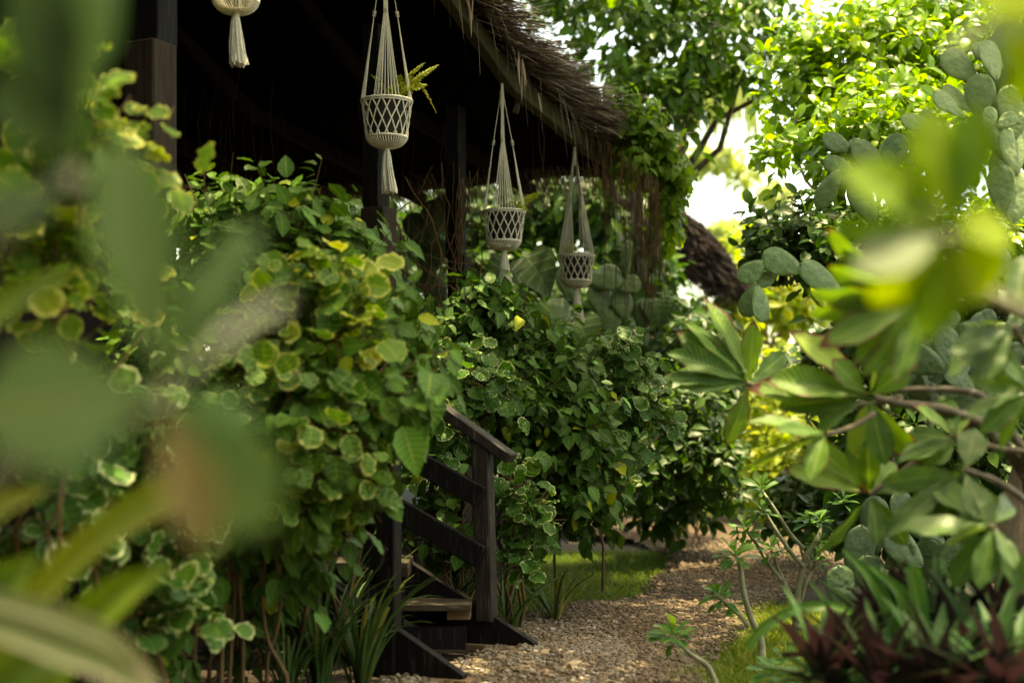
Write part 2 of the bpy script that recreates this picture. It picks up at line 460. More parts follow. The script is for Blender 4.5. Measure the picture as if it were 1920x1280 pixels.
T_HEDGE = tpls('ell', 5, nv=9, nw=1, width=.60, fold=.28, curl=.25, serr=.05, wave=.08)
T_ROUND = tpls('round', 8, nv=8, nw=2, width=.98, fold=.2, curl=.22, wave=.13)
T_SMALL = tpls('ell', 4, nv=4, nw=1, width=.52, fold=.4, curl=.3)
T_OVAL = tpls('round', 4, nv=5, nw=1, width=.58, fold=.35, curl=.25)
T_PLUM = tpls('obov', 6, nv=12, nw=2, width=.32, fold=.28, curl=.14, wave=.09)
T_SPOON = tpls('spoon', 4, nv=6, nw=1, width=.42, fold=.3, curl=.3)
T_LANCE = tpls('lance', 4, nv=8, nw=1, width=.17, fold=.5, curl=.35)
T_RHOEO = tpls('lance', 5, nv=8, nw=1, width=.155, fold=.75, curl=.2)
T_HEART = tpls('heart', 4, nv=8, nw=1, width=.85, fold=.25, curl=.35)

# ------------------------------------------------------------------ plant builders
def leaves(mb, tp, pos, yd, nh, size, rnd, rs, wsc=1.0):
    pick = rs.randint(0, len(tp), len(pos))
    for i in range(len(tp)):
        k = pick == i
        if k.any():
            mb.scatter(tp[i], pos[k], yd[k], nh[k], np.broadcast_to(size, (len(pos),))[k], np.broadcast_to(rnd, (len(pos),))[k],
                       np.broadcast_to(wsc, (len(pos),))[k])

def blob(px, py, Y, rx, ry, rd):
    return (P(px, py, Y), np.array((rx * Y / FPX, rd, ry * Y / FPX)))

def cloud(mb, tw, blobs, n, per, tp, size, seed, droop=.5, up=.35, shell=.32, twig=.16, yel=0., stalk=.35, front=.35, nlook=.55):
    """leaf clusters spread through ellipsoid blobs; twigs go to tw"""
    rs = np.random.RandomState(seed)
    wts = np.array([b[1][0] * b[1][2] for b in blobs]) ** .9
    ids = rs.choice(len(blobs), n, p=wts / wts.sum())
    C = np.array([b[0] for b in blobs])[ids]; Rr = np.array([b[1] for b in blobs])[ids]
    d = nrm(rs.normal(size=(n, 3)) + np.array((0, -front, .15)))
    r = rs.uniform(shell, 1, n) ** .7 * rs.uniform(.75, 1.1, n)
    c = C + d * Rr * r[:, None]
    out = nrm(d * .9 + rs.normal(size=(n, 3)) * .55 + np.array((0, 0, up)))
    tl = twig * rs.uniform(.6, 1.4, n)
    if tw is not None:
        a = c - out * tl[:, None] * .6 - (c - C) * .12
        b = c + out * tl[:, None] * .7
        mid = (a + b) / 2 + rs.normal(size=(n, 3)) * .01
        sd = nrm(np.cross(out, rs.normal(size=(n, 3))))
        tw.ribbons(np.stack((a, mid, b), 1), np.array((.006, .005, .003)), sd, rs.uniform(0, 1, n))
        tw.ribbons(np.stack((a, mid, b), 1), np.array((.006, .005, .003)), np.cross(sd, out), rs.uniform(0, 1, n))
    k = rs.randint(max(2, per - 2), per + 3, n)
    rep = np.repeat(np.arange(n), k); m = len(rep)
    al = rs.uniform(-.5, .75, m)
    o = out[rep]
    rad = nrm(np.cross(o, rs.normal(size=(m, 3))))
    yd = nrm(rad * .9 + o * .45 + np.array((0, 0, -droop)) * rs.uniform(.3, 1.5, m)[:, None] + rs.normal(size=(m, 3)) * .15)
    s = size * rs.uniform(.42, 1.28, m)
    pos = c[rep] + o * (al * tl[rep])[:, None] + yd * (s * stalk * rs.uniform(.2, 1, m))[:, None]
    nh = nrm(o * .35 + np.array((0, -nlook, .9)) + rs.normal(size=(m, 3)) * .45 + rad * .2)
    cl = rs.uniform(0, 1, n)
    rnd = np.clip(rs.beta(2, 2.6, m) * .75 + cl[rep] * .2 + yel, 0, 1)
    rnd = np.where(rs.uniform(size=m) < .018 + yel * .2, 1.0, rnd)
    leaves(mb, tp, pos, yd, nh, s, rnd, rs)
    return c

def curve(a, b, k=7, sag=0., wob=.04, rs=None, lift=0.):
    a = np.asarray(a, float); b = np.asarray(b, float)
    t = np.linspace(0, 1, k)[:, None]
    p = a + (b - a) * t
    p[:, 2] += (lift - sag) * np.sin(np.pi * t[:, 0])
    if rs is not None:
        L = np.linalg.norm(b - a)
        p[1:-1] += rs.normal(size=(k - 2, 3)) * wob * L
    return p

def shrub(name, label, cat, group, blobs, base, mat, tp, n, per, size, seed, stems=4, stem_r=.009, stem_mat='bark',
          parts=('foliage', 'stem'), more=(), **kw):
    rs = np.random.RandomState(seed + 500)
    root = thing(name, base, label, cat, group)
    mb, tw = MB(), MB()
    c = cloud(mb, tw, blobs, n, per, tp, size, seed, **kw)
    for (m2, tp2, bl2, n2, per2, size2, kw2) in more:
        mb2 = MB(); cloud(mb2, tw, bl2, n2, per2, tp2, size2, seed + 77, **kw2)
        mb2.build(parts[0], M[m2], root)
    base = np.asarray(base, float)
    for i in range(stems):
        tgt = c[rs.randint(len(c))]
        st = base + np.array((rs.normal() * .07, rs.normal() * .07, 0))
        pts = curve(st, tgt, 8, rs=rs, wob=.03, lift=.1)
        tw.tube(pts, np.linspace(stem_r * rs.uniform(.7, 1.3), stem_r * .3, 8), 6, rs.uniform())
    mb.build(parts[0], M[mat], root)
    tw.build(parts[1], M[stem_mat], root)
    return root

# ------------------------------------------------------------------ ground
rs0 = np.random.RandomState(3)
def sheet(name, xs, ys, zf, mat, kind, label=None):
    X, Yg = np.meshgrid(xs, ys)
    Z = zf(X, Yg)
    k = len(xs)
    F = [(i * k + j, i * k + j + 1, (i + 1) * k + j + 1, (i + 1) * k + j) for i in range(len(ys) - 1) for j in range(k - 1)]
    mb = MB(); mb.raw(np.stack((X, Yg, Z), -1).reshape(-1, 3), F, np.stack((X, Yg), -1).reshape(-1, 2))
    o = mb.build(name, mat)
    o["kind"] = kind
    return o

def gz(x, y):
    """height of the soil"""
    return .025 * np.sin(x * 2.1 + 1) * np.sin(y * 1.3) - .01

xs = np.concatenate(([-1500, -400, -100, -40, -20, -12], np.linspace(-9, 9, 60), [12, 20, 40, 100, 400, 1500]))
ys = np.concatenate(([-1500, -300, -60, -20, -6], np.linspace(0, 24, 80), [30, 45, 80, 200, 600, 1800]))
sheet('ground', xs, ys, lambda x, y: np.where((np.abs(x) < 11) & (y > -1) & (y < 26), gz(x, y) - .045, -.06), M['soil'], 'structure')

# the path runs from the foot of the stairs away to the right and bends behind the shrubs
PY = np.array((2.5, 4.59, 5.29, 5.91, 6.70, 7.53, 8.17, 8.53, 8.93, 9.88, 11.3, 12.9, 14.0, 15.0))
PL = np.array((-1.2, -.9, -.72, -.45, -.10, .03, .18, .55, .86, 1.05, 1.35, 1.1, .4, -.6))
PR = np.array((.42, .66, .72, .78, .93, 1.20, 1.40, 1.55, 1.72, 2.1, 2.6, 3.0, 3.2, 3.0))
def path_z(x, y):
    return .004 + .012 * np.sin(x * 5 + y * 3) + .010 * np.sin(y * 4.3 - x * 2) + np.clip((y - 10.5) * .02, 0, .2)
def strip(name, Ys, L, Rr, zf, mat, kind):
    yy = np.linspace(Ys[0], Ys[-1], 90)
    l = np.interp(yy, Ys, L); r = np.interp(yy, Ys, Rr)
    t = np.linspace(0, 1, 26)
    X = l[:, None] + (r - l)[:, None] * t; Yg = np.repeat(yy[:, None], 26, 1)
    Z = zf(X, Yg)
    Z[:, 0] -= .05; Z[:, -1] -= .05
    F = [(i * 26 + j, i * 26 + j + 1, (i + 1) * 26 + j + 1, (i + 1) * 26 + j) for i in range(89) for j in range(25)]
    mb = MB(); mb.raw(np.stack((X, Yg, Z), -1).reshape(-1, 3), F)
    o = mb.build(name, mat); o["kind"] = kind
    return o
strip('gravel_path', PY, PL, PR, path_z, M['pathbed'], 'structure')

def ico():
    bm = bmesh.new(); bmesh.ops.create_icosphere(bm, subdivisions=1, radius=1)
    V = np.array([v.co[:] for v in bm.verts]); F = np.array([[v.index for v in f.verts] for f in bm.faces]); bm.free()
    return V, F
def stones():
    rs = np.random.RandomState(8)
    V0, F0 = ico()
    mb = MB()
    N = 30000
    yy = 5.0 + (12.5 - 5.0) * rs.uniform(size=N) ** 1.35
    l = np.interp(yy, PY, PL); r = np.interp(yy, PY, PR)
    tt = rs.uniform(-.04, 1.04, N)
    xx = l + (r - l) * tt + rs.normal(size=N) * .03
    sz = .0068 * np.exp(rs.normal(size=N) * .38)
    lay = np.array([V0 * (1 + .22 * rs.normal(size=V0.shape)) for _ in range(8)])
    pk = rs.randint(0, 8, N)
    a = rs.uniform(0, 6.28, N)
    sc = np.stack((sz * rs.uniform(.9, 1.5, N), sz * rs.uniform(.8, 1.2, N), sz * rs.uniform(.65, 1.0, N)), 1)
    V = lay[pk] * sc[:, None]
    ca, sa = np.cos(a)[:, None], np.sin(a)[:, None]
    V = np.stack((V[..., 0] * ca - V[..., 1] * sa, V[..., 0] * sa + V[..., 1] * ca, V[..., 2]), -1)
    V += np.stack((xx, yy, path_z(xx, yy) + sz * .25 - np.where((tt < 0) | (tt > 1), .02, 0)), -1)[:, None]
    F = (F0[None] + (np.arange(N) * len(V0))[:, None, None]).reshape(-1, 3)
    # near the steps the stones are greyer, further on they are tan
    g = np.clip(rs.beta(2, 2, N) * .8 + np.where((yy < 7.6) & (xx < .55), .26, -.04), 0, 1)
    mb.raw(V, F, None, np.repeat(g, len(V0)))
    o = mb.build('gravel', M['stone'], smooth=False)
    tag(o, kind='stuff')
stones()

def grass(name, poly_fn, N, h, seed, yel=0.):
    rs = np.random.RandomState(seed)
    x, y, z = poly_fn(rs, N)
    hh = h * rs.uniform(.4, 1.3, N)
    ln = nrm(np.stack((rs.normal(size=N), rs.normal(size=N), np.zeros(N)), 1))
    b = np.stack((x, y, z), 1)
    t = np.linspace(0, 1, 4)
    pts = b[:, None] + np.stack((0 * t, 0 * t, t), 1)[None] * hh[:, None, None] * (1 - .25 * t ** 2)[None, :, None] + ln[:, None] * (t ** 2)[None, :, None] * hh[:, None, None] * rs.uniform(.2, .9, N)[:, None, None]
    mb = MB()
    mb.ribbons(pts, np.array((.004, .0036, .0025, .0006)), nrm(np.cross(ln, (0, 0, 1)) + rs.normal(size=(N, 3)) * .3), np.clip(rs.beta(2, 2, N) + yel, 0, 1))
    tag(mb.build(name, M['grass']), kind='stuff')
def lawn(rs, N):
    y = rs.uniform(8.0, 12.2, N); l = np.interp(y, PY, PL)
    x = l - rs.uniform(0, 1, N) ** 1.3 * np.interp(y, (8.0, 8.6, 12), (.25, 1.1, 1.5)) + .05 + .08 * np.sin(y * 7)
    return x, y, gz(x, y) - .05
grass('grass', lawn, 20000, .06, 5, -.08)
def bank(rs, N):
    y = rs.uniform(5.3, 8.4, N); r = np.interp(y, PY, PR)
    x = r + rs.uniform(0, 1, N) ** 1.2 * 1.3 - .08 + .06 * np.sin(y * 6)
    return x, y, gz(x, y) - .05
grass('grass', bank, 28000, .075, 6, .10)

# ------------------------------------------------------------------ hut: frame of reference along the deck edge
W2 = np.array((.428, .903)); S2 = np.array((-.903, .428))
Q0 = np.array((-1.112, 6.49))
def HP(t, d, z):
    q = Q0 + W2 * t + S2 * d
    return np.array((q[0], q[1], z))
W3 = np.array((.428, .903, 0)); S3 = np.array((-.903, .428, 0)); Z3 = np.array((0, 0, 1.))
PT = np.array((-7.0, -5.0, -3.6, -2.4, -1.2, -.2, 1.06, 1.62, 2.45, 3.6, 4.6, 5.15))
PZ = np.array((2.35, 2.62, 3.0, 3.6, 4.35, 4.45, 3.66, 3.37, 3.02, 2.78, 2.66, 2.60))
PZ = PZ - .013 + .0508 * PT
def rz(t): return np.interp(t, PT, PZ)

HUT = thing('thatched_hut', HP(0, .35, 0), "large open dark thatched hut with black posts and shaggy roof edge, on the left", "hut")
def hut_roof():
    rs = np.random.RandomState(4)
    tt = np.linspace(-7, 4.9, 60); dd = np.linspace(-.12, 5.2, 24)
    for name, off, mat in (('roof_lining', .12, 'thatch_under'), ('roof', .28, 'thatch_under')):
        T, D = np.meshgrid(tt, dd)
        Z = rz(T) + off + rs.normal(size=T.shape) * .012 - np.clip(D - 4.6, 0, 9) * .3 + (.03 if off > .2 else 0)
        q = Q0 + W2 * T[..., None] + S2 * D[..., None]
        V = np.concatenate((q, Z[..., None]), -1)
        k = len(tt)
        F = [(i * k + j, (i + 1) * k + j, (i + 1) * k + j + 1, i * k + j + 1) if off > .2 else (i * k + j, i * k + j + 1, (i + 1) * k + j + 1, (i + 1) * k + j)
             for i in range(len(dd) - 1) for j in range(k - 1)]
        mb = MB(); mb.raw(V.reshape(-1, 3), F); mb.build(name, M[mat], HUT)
    # closing strip of thatch ends
    # shaggy strands along the rake and the far eave
    mb = MB()
    def strands(t, d, zoff, dirs, ln, wd, sag, rnd):
        N = len(t)
        q = Q0 + W2 * t[:, None] + S2 * d[:, None]
        b = np.concatenate((q, (rz(t) + zoff)[:, None]), 1)
        k = np.linspace(0, 1, 5)
        g = sag[:, None] * k[None] ** 2
        pts = b[:, None] + dirs[:, None] * (ln[:, None] * k[None])[..., None]
        pts[..., 2] -= g * ln[:, None]
        sd = nrm(np.cross(dirs, rs.normal(size=(N, 3)) + np.array((0, 0, 1.0))))
        mb.ribbons(pts, wd[:, None] * np.array((1, 1, .9, .7, .2))[None], sd, rnd)
    N = 20000
    t = rs.uniform(-6.5, 4.9, N); t = np.where(rs.uniform(size=N) < .8, rs.uniform(.4, 4.95, N), t)
    lay = rs.uniform(0, 1, N)
    d = -.10 + rs.uniform(-.05, .45, N) * (.3 + lay)
    dirs = nrm(-S3 * 1.0 + W3 * (rs.normal(size=N) * .36 + .22)[:, None] + Z3 * (rs.normal(size=N) * .17 - .02 + lay * .10)[:, None])
    strands(t, d, .13 + lay * .20, dirs, rs.uniform(.10, .34, N), np.where(rs.uniform(size=N) < .75, rs.uniform(.002, .006, N), rs.uniform(.007, .014, N)), rs.uniform(.0, .28, N), np.clip(rs.beta(.9, 1.6, N) * 1.3 + (lay - .5) * .5, 0, 1.5))  # tone rises with layer: lit top and shaded underside put into colour
    # loose ends hanging from the underside of the rake
    N = 170
    t = rs.uniform(1, 5.1, N); d = rs.uniform(-.22, -.04, N)
    dirs = nrm(-S3 * .4 + W3 * (rs.normal(size=N) * .4)[:, None] - Z3 * rs.uniform(.5, 1.6, N)[:, None])
    strands(t, d, np.full(N, .12), dirs, rs.uniform(.05, .26, N), rs.uniform(.0015, .004, N), rs.uniform(.2, 1.2, N), rs.uniform(.1, .9, N))
    # a few pale bent leaf ends
    for (px, py, Y, n) in ((885, -5, 8.1, 4), (977, 110, 8.5, 5), (1010, 190, 8.9, 1)):
        b0 = P(px, py, Y)
        b = b0 + rs.normal(size=(n, 3)) * .02
        k = np.linspace(0, 1, 5)
        e = np.stack((rs.normal(size=n) * .03 + .02, rs.normal(size=n) * .03, -rs.uniform(.12, .26, n)), 1)
        mb.ribbons(b[:, None] + e[:, None] * k[None, :, None], np.array((.007, .009, .008, .006, .001)), np.array((1, 0, 0.1)), rs.uniform(.9, 1, n) * 1.6)
    # far eave
    N = 5000
    d = rs.uniform(-.3, 5, N); t = 4.88 - rs.uniform(-.05, .5, N)
    dirs = nrm(W3 * 1.0 + S3 * (rs.normal(size=N) * .3)[:, None] - Z3 * rs.uniform(.05, .5, N)[:, None])
    strands(t, d, .12 + rs.uniform(0, .26, N), dirs, rs.uniform(.15, .4, N), rs.uniform(.003, .009, N), rs.uniform(.2, .8, N), rs.beta(1.6, 2.4, N))
    # strands lying over the top of the roof
    N = 9000
    t = rs.uniform(-6.5, 4.85, N); d = rs.uniform(-.1, 5.0, N)
    sl = np.where(t > -.5, 1, -1)
    dirs = nrm(W3 * sl[:, None] - S3 * rs.normal(size=N)[:, None] * .3 - Z3 * .3)
    strands(t, d, np.full(N, .33), dirs, rs.uniform(.3, .6, N), rs.uniform(.005, .012, N), rs.uniform(-.1, .2, N), rs.beta(1.8, 2.2, N))
    mb.build('roof_fringe', M['thatch'], HUT)
hut_roof()

def beam_seg(name, a, b, hw, hh, mat, parent, bev=.006, over=0.0):
    a, b = np.asarray(a, float), np.asarray(b, float)
    d = b - a; L = np.linalg.norm(d); d = d / L
    side = nrm(np.cross(d, Z3)); up = np.cross(side, d)
    mb = MB(); mb.box((a + b) / 2, d * (L / 2 + over), side * hw, up * hh, bev=bev)
    return mb.build(name, M[mat], parent, smooth=False)
tb = (-7.0, -3.6, -1.0, -.2, 1.06, 2.55, 3.75, 5.0)
for i in range(len(tb) - 1):
    t0, t1 = tb[i], tb[i + 1]
    beam_seg('rake_beam', HP(t0, -.02 - .004 * (i % 2), rz(t0) + .05), HP(t1, -.02 - .004 * (i % 2), rz(t1) + .05), .035, .062, 'beam', HUT, over=.03)
# small offcut of batten under the joint of the beam
beam_seg('batten', P(966, 213, 8.95), P(975, 172, 8.95), .012, .02, 'beam', HUT)
# purlins under the thatch
for d in (.9, 1.9, 2.9, 3.9):
    for a, b in ((-6.5, -3.6), (-3.6, -.8), (-.2, 2.45), (2.45, 4.9)):
        beam_seg('rafter', HP(a, d, rz(a) + .03), HP(b, d, rz(b) + .03), .03, .05, 'rafter', HUT)
# posts on the deck edge
DECK_Z = .58
def post(t, d, hw, ztop=None, cap=True, mat='wood_post'):
    z1 = rz(t) + .04 if ztop is None else ztop
    mb = MB(); c = HP(t, d, 0)
    mb.box(c + Z3 * (z1 / 2), W3 * hw, S3 * hw, Z3 * z1 / 2, bev=.008)
    return mb.build('post', M[mat], HUT, smooth=False)
post(-.394, .35, .083, 2.74, mat='wood_post')
mb = MB(); mb.box(HP(-.30, .40, 0) + Z3 * 3.45, W3 * .07, S3 * .07, Z3 * .70, bev=.006); mb.build('post', M['wood_black'], HUT, smooth=False)
post(1.572, .35, .076, 2.28); post(2.57, .35, .06, 2.11, mat='wood_black')
mb = MB(); mb.box(HP(1.60, .39, 0) + Z3 * 2.80, W3 * .055, S3 * .055, Z3 * .52, bev=.006); mb.build('post', M['wood_black'], HUT, smooth=False)
mb = MB(); mb.box(HP(2.59, .39, 0) + Z3 * 2.58, W3 * .05, S3 * .05, Z3 * .48, bev=.006); mb.build('post', M['wood_black'], HUT, smooth=False)
post(-3.6, .35, .08)
post(4.6, 4.4, .07, mat='wood_black'); post(1.6, 4.4, .07, mat='wood_black'); post(-3.6, 4.4, .07, mat='wood_black')
mb = MB(); mb.box(HP(-.2, 2.6, DECK_Z - .05), W3 * 3.9, S3 * 2.25, Z3 * .05, bev=.006); mb.build('deck', M['wood_black'], HUT, smooth=False)
mb = MB(); mb.box(HP(-.2, .42, DECK_Z / 2 - .06), W3 * 3.9, S3 * .03, Z3 * (DECK_Z / 2 - .05)); mb.build('deck_skirt', M['wood_black'], HUT, smooth=False)
# back wall of dark boards
mb = MB()
for i in range(44):
    t = -4.0 + i * .2
    mb.box(HP(t, 4.75 + .004 * (i % 2), 2.0), W3 * .098, S3 * .012, Z3 * (min(rz(t), 4.3) + .25 - .7) / 2 * 1.0, rnd=rs0.uniform())
mb.build('back_wall', M['wood_black'], HUT, smooth=False)

# ------------------------------------------------------------------ staircase
STN = np.array((-.198, 5.86)); STF = np.array((.108, 6.71))
RUN = nrm(np.array((-.941, .339))); R3 = np.array((RUN[0], RUN[1], 0)); T3 = np.array((-RUN[1], RUN[0], 0)) * -1
def SP(side, L, z, off=0.):
    q = (STN if side == 0 else STF) + RUN * L + T3[:2] * off
    return np.array((q[0], q[1], z))
STAIR = thing('staircase', SP(0, .6, 0), "short black wooden staircase with handrail and slanting rail boards by the gravel path", "staircase")
for side, SL in ((0, .59), (1, .565)):
    mb = MB()
    mb.prism([SP(side, l, z, -.025) for l, z in [(-.005, .0), (-.005, .03), (1.30, .03 + SL * 1.30), (1.30, .42), (.42, .0)]], T3 * .05)
    mb.build('stringer', M['wood_black'], STAIR, smooth=False)
    mb = MB(); mb.box(SP(side, .16, .0, 0), R3 * .20, T3 * .05, Z3 * .014, bev=.003)
    mb.build('base_board', M['wood_plank'], STAIR, smooth=False)
X3 = np.array((1., 0, 0)); Y3 = np.array((0, 1., 0))
for i, (x0, x1, y0, y1, z) in enumerate(((-.66, -.19, 6.60, 6.85, .2245), (-.95, -.482, 6.60, 6.93, .42), (-1.32, -.80, 6.6, 7.02, .61))):
    mb = MB(); mb.box(((x0 + x1) / 2, (y0 + y1) / 2, z - .016), X3 * (x1 - x0) / 2, Y3 * (y1 - y0) / 2, Z3 * .016, bev=.003)
    mb.build('tread', M['wood_worn'], STAIR, smooth=False)
    mb = MB(); mb.box((x1 - .06, (y0 + y1) / 2 + .02, z - .056), X3 * .055, Y3 * .10, Z3 * .023, bev=.003)
    mb.build('cleat', M['wood_plank'] if i == 0 else M['wood_worn'], STAIR, smooth=False)
    mb = MB(); mb.box(((x0 + x1) / 2, y0 + .05, z / 2 - .05), X3 * (x1 - x0) / 2 * .9, Y3 * .012, Z3 * (z / 2 - .06))
    mb.build('carriage_board', M['wood_black'], STAIR, smooth=False)
def newel(side, L, z0, z1, off, mat, lean=0.):
    mb = MB(); c = SP(side, L, (z0 + z1) / 2, off)
    mb.box(c, T3 * .041, R3 * .043, Z3 * (z1 - z0) / 2 + R3 * lean, bev=.006)
    mb.build('newel_post', M[mat], STAIR, smooth=False)
newel(1, .255, .12, .985, -.0, 'wood_newel', .014)
newel(0, .340, .0, 1.02, -.0, 'wood_black')
def slope_board(name, side, L0, L1, z0, hw, hh, off, mat, sl=.5):
    a = SP(side, L0, z0, off); b = SP(side, L1, z0 + sl * (L1 - L0), off)
    d = nrm(b - a); up = np.cross(nrm(np.cross(d, Z3)), d)
    mb = MB(); mb.box((a + b) / 2, d * np.linalg.norm(b - a) / 2, T3 * hw, up * hh, bev=.006)
    mb.build(name, M[mat], STAIR, smooth=False)
slope_board('handrail', 1, .115, 1.30, .895, .05, .026, .0, 'wood_newel', .66)
slope_board('handrail', 0, .20, 1.30, .96, .05, .026, .0, 'wood_black', .66)
slope_board('rail_board', 1, .25, 1.30, .715, .014, .052, -.058, 'wood_black')
slope_board('rail_board', 1, .25, 1.30, .430, .014, .056, -.058, 'wood_black')
slope_board('rail_board', 0, .34, 1.30, .495, .014, .056, -.058, 'wood_black')
slope_board('rail_board', 0, .34, 1.30, .78, .014, .052, -.058, 'wood_black')

# ------------------------------------------------------------------ macrame hangers, pots, ferns
def torus(mb, c, r, rr, n=40, m=7, twist=0, tilt=0):
    a = np.linspace(0, 2 * np.pi, n, endpoint=False); b = np.linspace(0, 2 * np.pi, m, endpoint=False)
    A, B = np.meshgrid(a, b, indexing='ij')
    q = rr * (1 + .18 * np.sin(A * 22 + B * 2))
    V = np.stack(((r + q * np.cos(B)) * np.cos(A), (r + q * np.cos(B)) * np.sin(A), q * np.sin(B)), -1) + c
    F = [(i * m + j, ((i + 1) % n) * m + j, ((i + 1) % n) * m + (j + 1) % m, i * m + (j + 1) % m) for i in range(n) for j in range(m)]
    mb.raw(V.reshape(-1, 3), F)

def hanger(rim, apex, r, hb, rot, label, rs, pot=True, tas=.23):
    rim = np.asarray(rim); apex = np.asarray(apex)
    H = thing('macrame_hanger', apex, label, "plant hanger", "macrame plant hangers under the roof edge")
    rb = r * .80
    mb = MB()                                       # suspension cords
    kf = .56
    for g in range(4):
        a0 = rot + g * math.pi / 2
        knot = rim * (1 - kf) + apex * kf + np.array((math.cos(a0), math.sin(a0), 0)) * r * .46
        n = 8
        for i in range(n):
            a = a0 + (i / (n - 1) - .5) * R(58)
            e = rim + np.array((math.cos(a) * r, math.sin(a) * r, 0))
            tn = np.array((-math.sin(a0), math.cos(a0), 0))
            kk = knot + tn * (i - 3.5) * .0028 * (r / .13)
            top = apex + np.array((math.cos(a0), math.sin(a0), 0)) * .005 + tn * (i - 3.5) * .0012
            mb.tube([e, e * .5 + kk * .5 + rs.normal(size=3) * .0012, kk, kk * .5 + top * .5, top], .0023, 5, rs.uniform(), cap=False)
        for z in (0, .012, .022):
            q = knot + (apex - knot) * (z / max(.01, np.linalg.norm(apex - knot)))
            torus(mb, q, .0085, .0028, 12, 5)
    mb.tube([apex - Z3 * .03, apex + Z3 * .05], .009, 8)
    for z in np.linspace(-.09, .0, 12): torus(mb, apex + Z3 * z, .0105, .0035, 12, 5)
    mb.build('cord', M['rope'], H)
    mb = MB(); torus(mb, rim, r, .0062); torus(mb, rim - Z3 * .011, r * .985, .004)
    mb.build('rim', M['rope'], H)
    mb = MB()                                       # diamond net
    n = 15
    for i in range(n):
        for s in (-1, 1):
            k = np.linspace(0, 1, 15)
            a = i / n * 2 * math.pi + s * k * (2 * math.pi / n) * 1.75 + rot
            rr = r + (rb - r) * k ** .8 + .0022 * s * np.cos(k * math.pi * 3.5)
            pts = np.stack((np.cos(a) * rr, np.sin(a) * rr, -k * hb * .86), 1) + rim
            off = np.stack((-np.sin(a), np.cos(a), 0 * a), 1)
            for q in (-1, 1):
                mb.tube(pts + off * q * .0019, .0021, 5, rs.uniform(), cap=False)
    mb.build('net', M['rope'], H)
    mb = MB()                                       # ribbed base
    nb = 44
    for i in range(nb):
        a = i / nb * 2 * math.pi
        k = np.linspace(0, 1, 7)
        rr = rb * (1.0 - k ** 1.5 * .9)
        zz = -hb * .84 - k * hb * .30 * (1 - .15 * k) - .012 * np.sin(k * math.pi)
        pts = np.stack((np.cos(a + k * .15) * rr, np.sin(a + k * .15) * rr, zz), 1) + rim
        mb.tube(pts, .0042 * (1.15 - .5 * k), 5, rs.uniform(), cap=False)
    torus(mb, rim - Z3 * hb * .85, rb * .99, .006)
    mb.build('base', M['rope'], H)
    mb = MB()                                       # tassel
    top = rim - Z3 * (hb * 1.10)
    for z in np.linspace(0, .022, 5): torus(mb, top - Z3 * z, .0125, .004, 14, 5)
    for i in range(120):
        a = rs.uniform(0, 6.28); q = math.sqrt(rs.uniform(0, 1))
        d = np.array((math.cos(a), math.sin(a), 0))
        k = np.linspace(0, 1, 6)
        rr = (.012 + (.040 - .012) * k ** .7) * q + .004 * np.sin(k * 6 + i) * k
        L = tas * rs.uniform(.95, 1.03)
        sw = np.array((.015 * k ** 2, 0 * k, 0 * k)).T
        pts = top + d * rr[:, None] + sw - Z3 * (k * L)[:, None]
        mb.tube(pts, .0024, 4, rs.uniform(), cap=False)
    mb.build('tassel', M['rope'], H)
    if pot is None: return H
    mb = MB()
    prof = [(.0, -hb * .84), (rb * .80, -hb * .84), (r * .80, .0), (r * .83, .005), (r * .83, .014), (r * .76, .014), (r * .74, -.02), (0, -.02)]
    n = 28
    a = np.linspace(0, 2 * np.pi, n, endpoint=False)
    V = np.array([[(q * math.cos(x), q * math.sin(x), z) for x in a] for q, z in prof]) + rim
    F = [(i * n + j, i * n + (j + 1) % n, (i + 1) * n + (j + 1) % n, (i + 1) * n + j) for i in range(len(prof) - 1) for j in range(n)]
    mb.raw(V.reshape(-1, 3), F)
    o = mb.build('flower_pot', M['pot'], loc=rim - Z3 * hb * .84)
    tag(o, pot, "pot", "dark pots inside the macrame hangers")
    return H

def fern(base, fronds, label, rs, scale=1.0):
    F = thing('fern', base, label, "fern", "ferns in the hanging pots")
    mb, st = MB(), MB()
    tp = leaf_tpl('ell', nv=3, nw=1, width=.42, fold=.2, curl=.15)
    for (tip, w, lift, yl) in fronds:
        pts = curve(base, tip, 14, lift=lift)
        st.tube(pts, np.linspace(.0022, .0009, 14), 4)
        t = nrm(np.gradient(pts, axis=0))
        L = np.linalg.norm(np.diff(pts, axis=0), axis=1).sum()
        n = int(L / .0085)
        k = np.linspace(.18, 1, n)
        pp = np.stack([np.interp(k, np.linspace(0, 1, 14), pts[:, i]) for i in range(3)], 1)
        tt = nrm(np.stack([np.interp(k, np.linspace(0, 1, 14), t[:, i]) for i in range(3)], 1))
        sd = nrm(np.cross(tt, np.array((.15, -.75, .6))))
        for s in (-1, 1):
            y = nrm(sd * s + tt * .45 + rs.normal(size=(n, 3)) * .12)
            mb.scatter(tp, pp, y, np.array((0, -.6, .7)) + rs.normal(size=(n, 3)) * .2, w * np.sin(np.pi * (.12 + .85 * k)) ** .7 * rs.uniform(.8, 1.1, n), np.clip(rs.uniform(.1, .7, n) + yl, 0, 1))
    mb.build('frond', M['fern'], F); st.build('stalk', M['fern'], F)

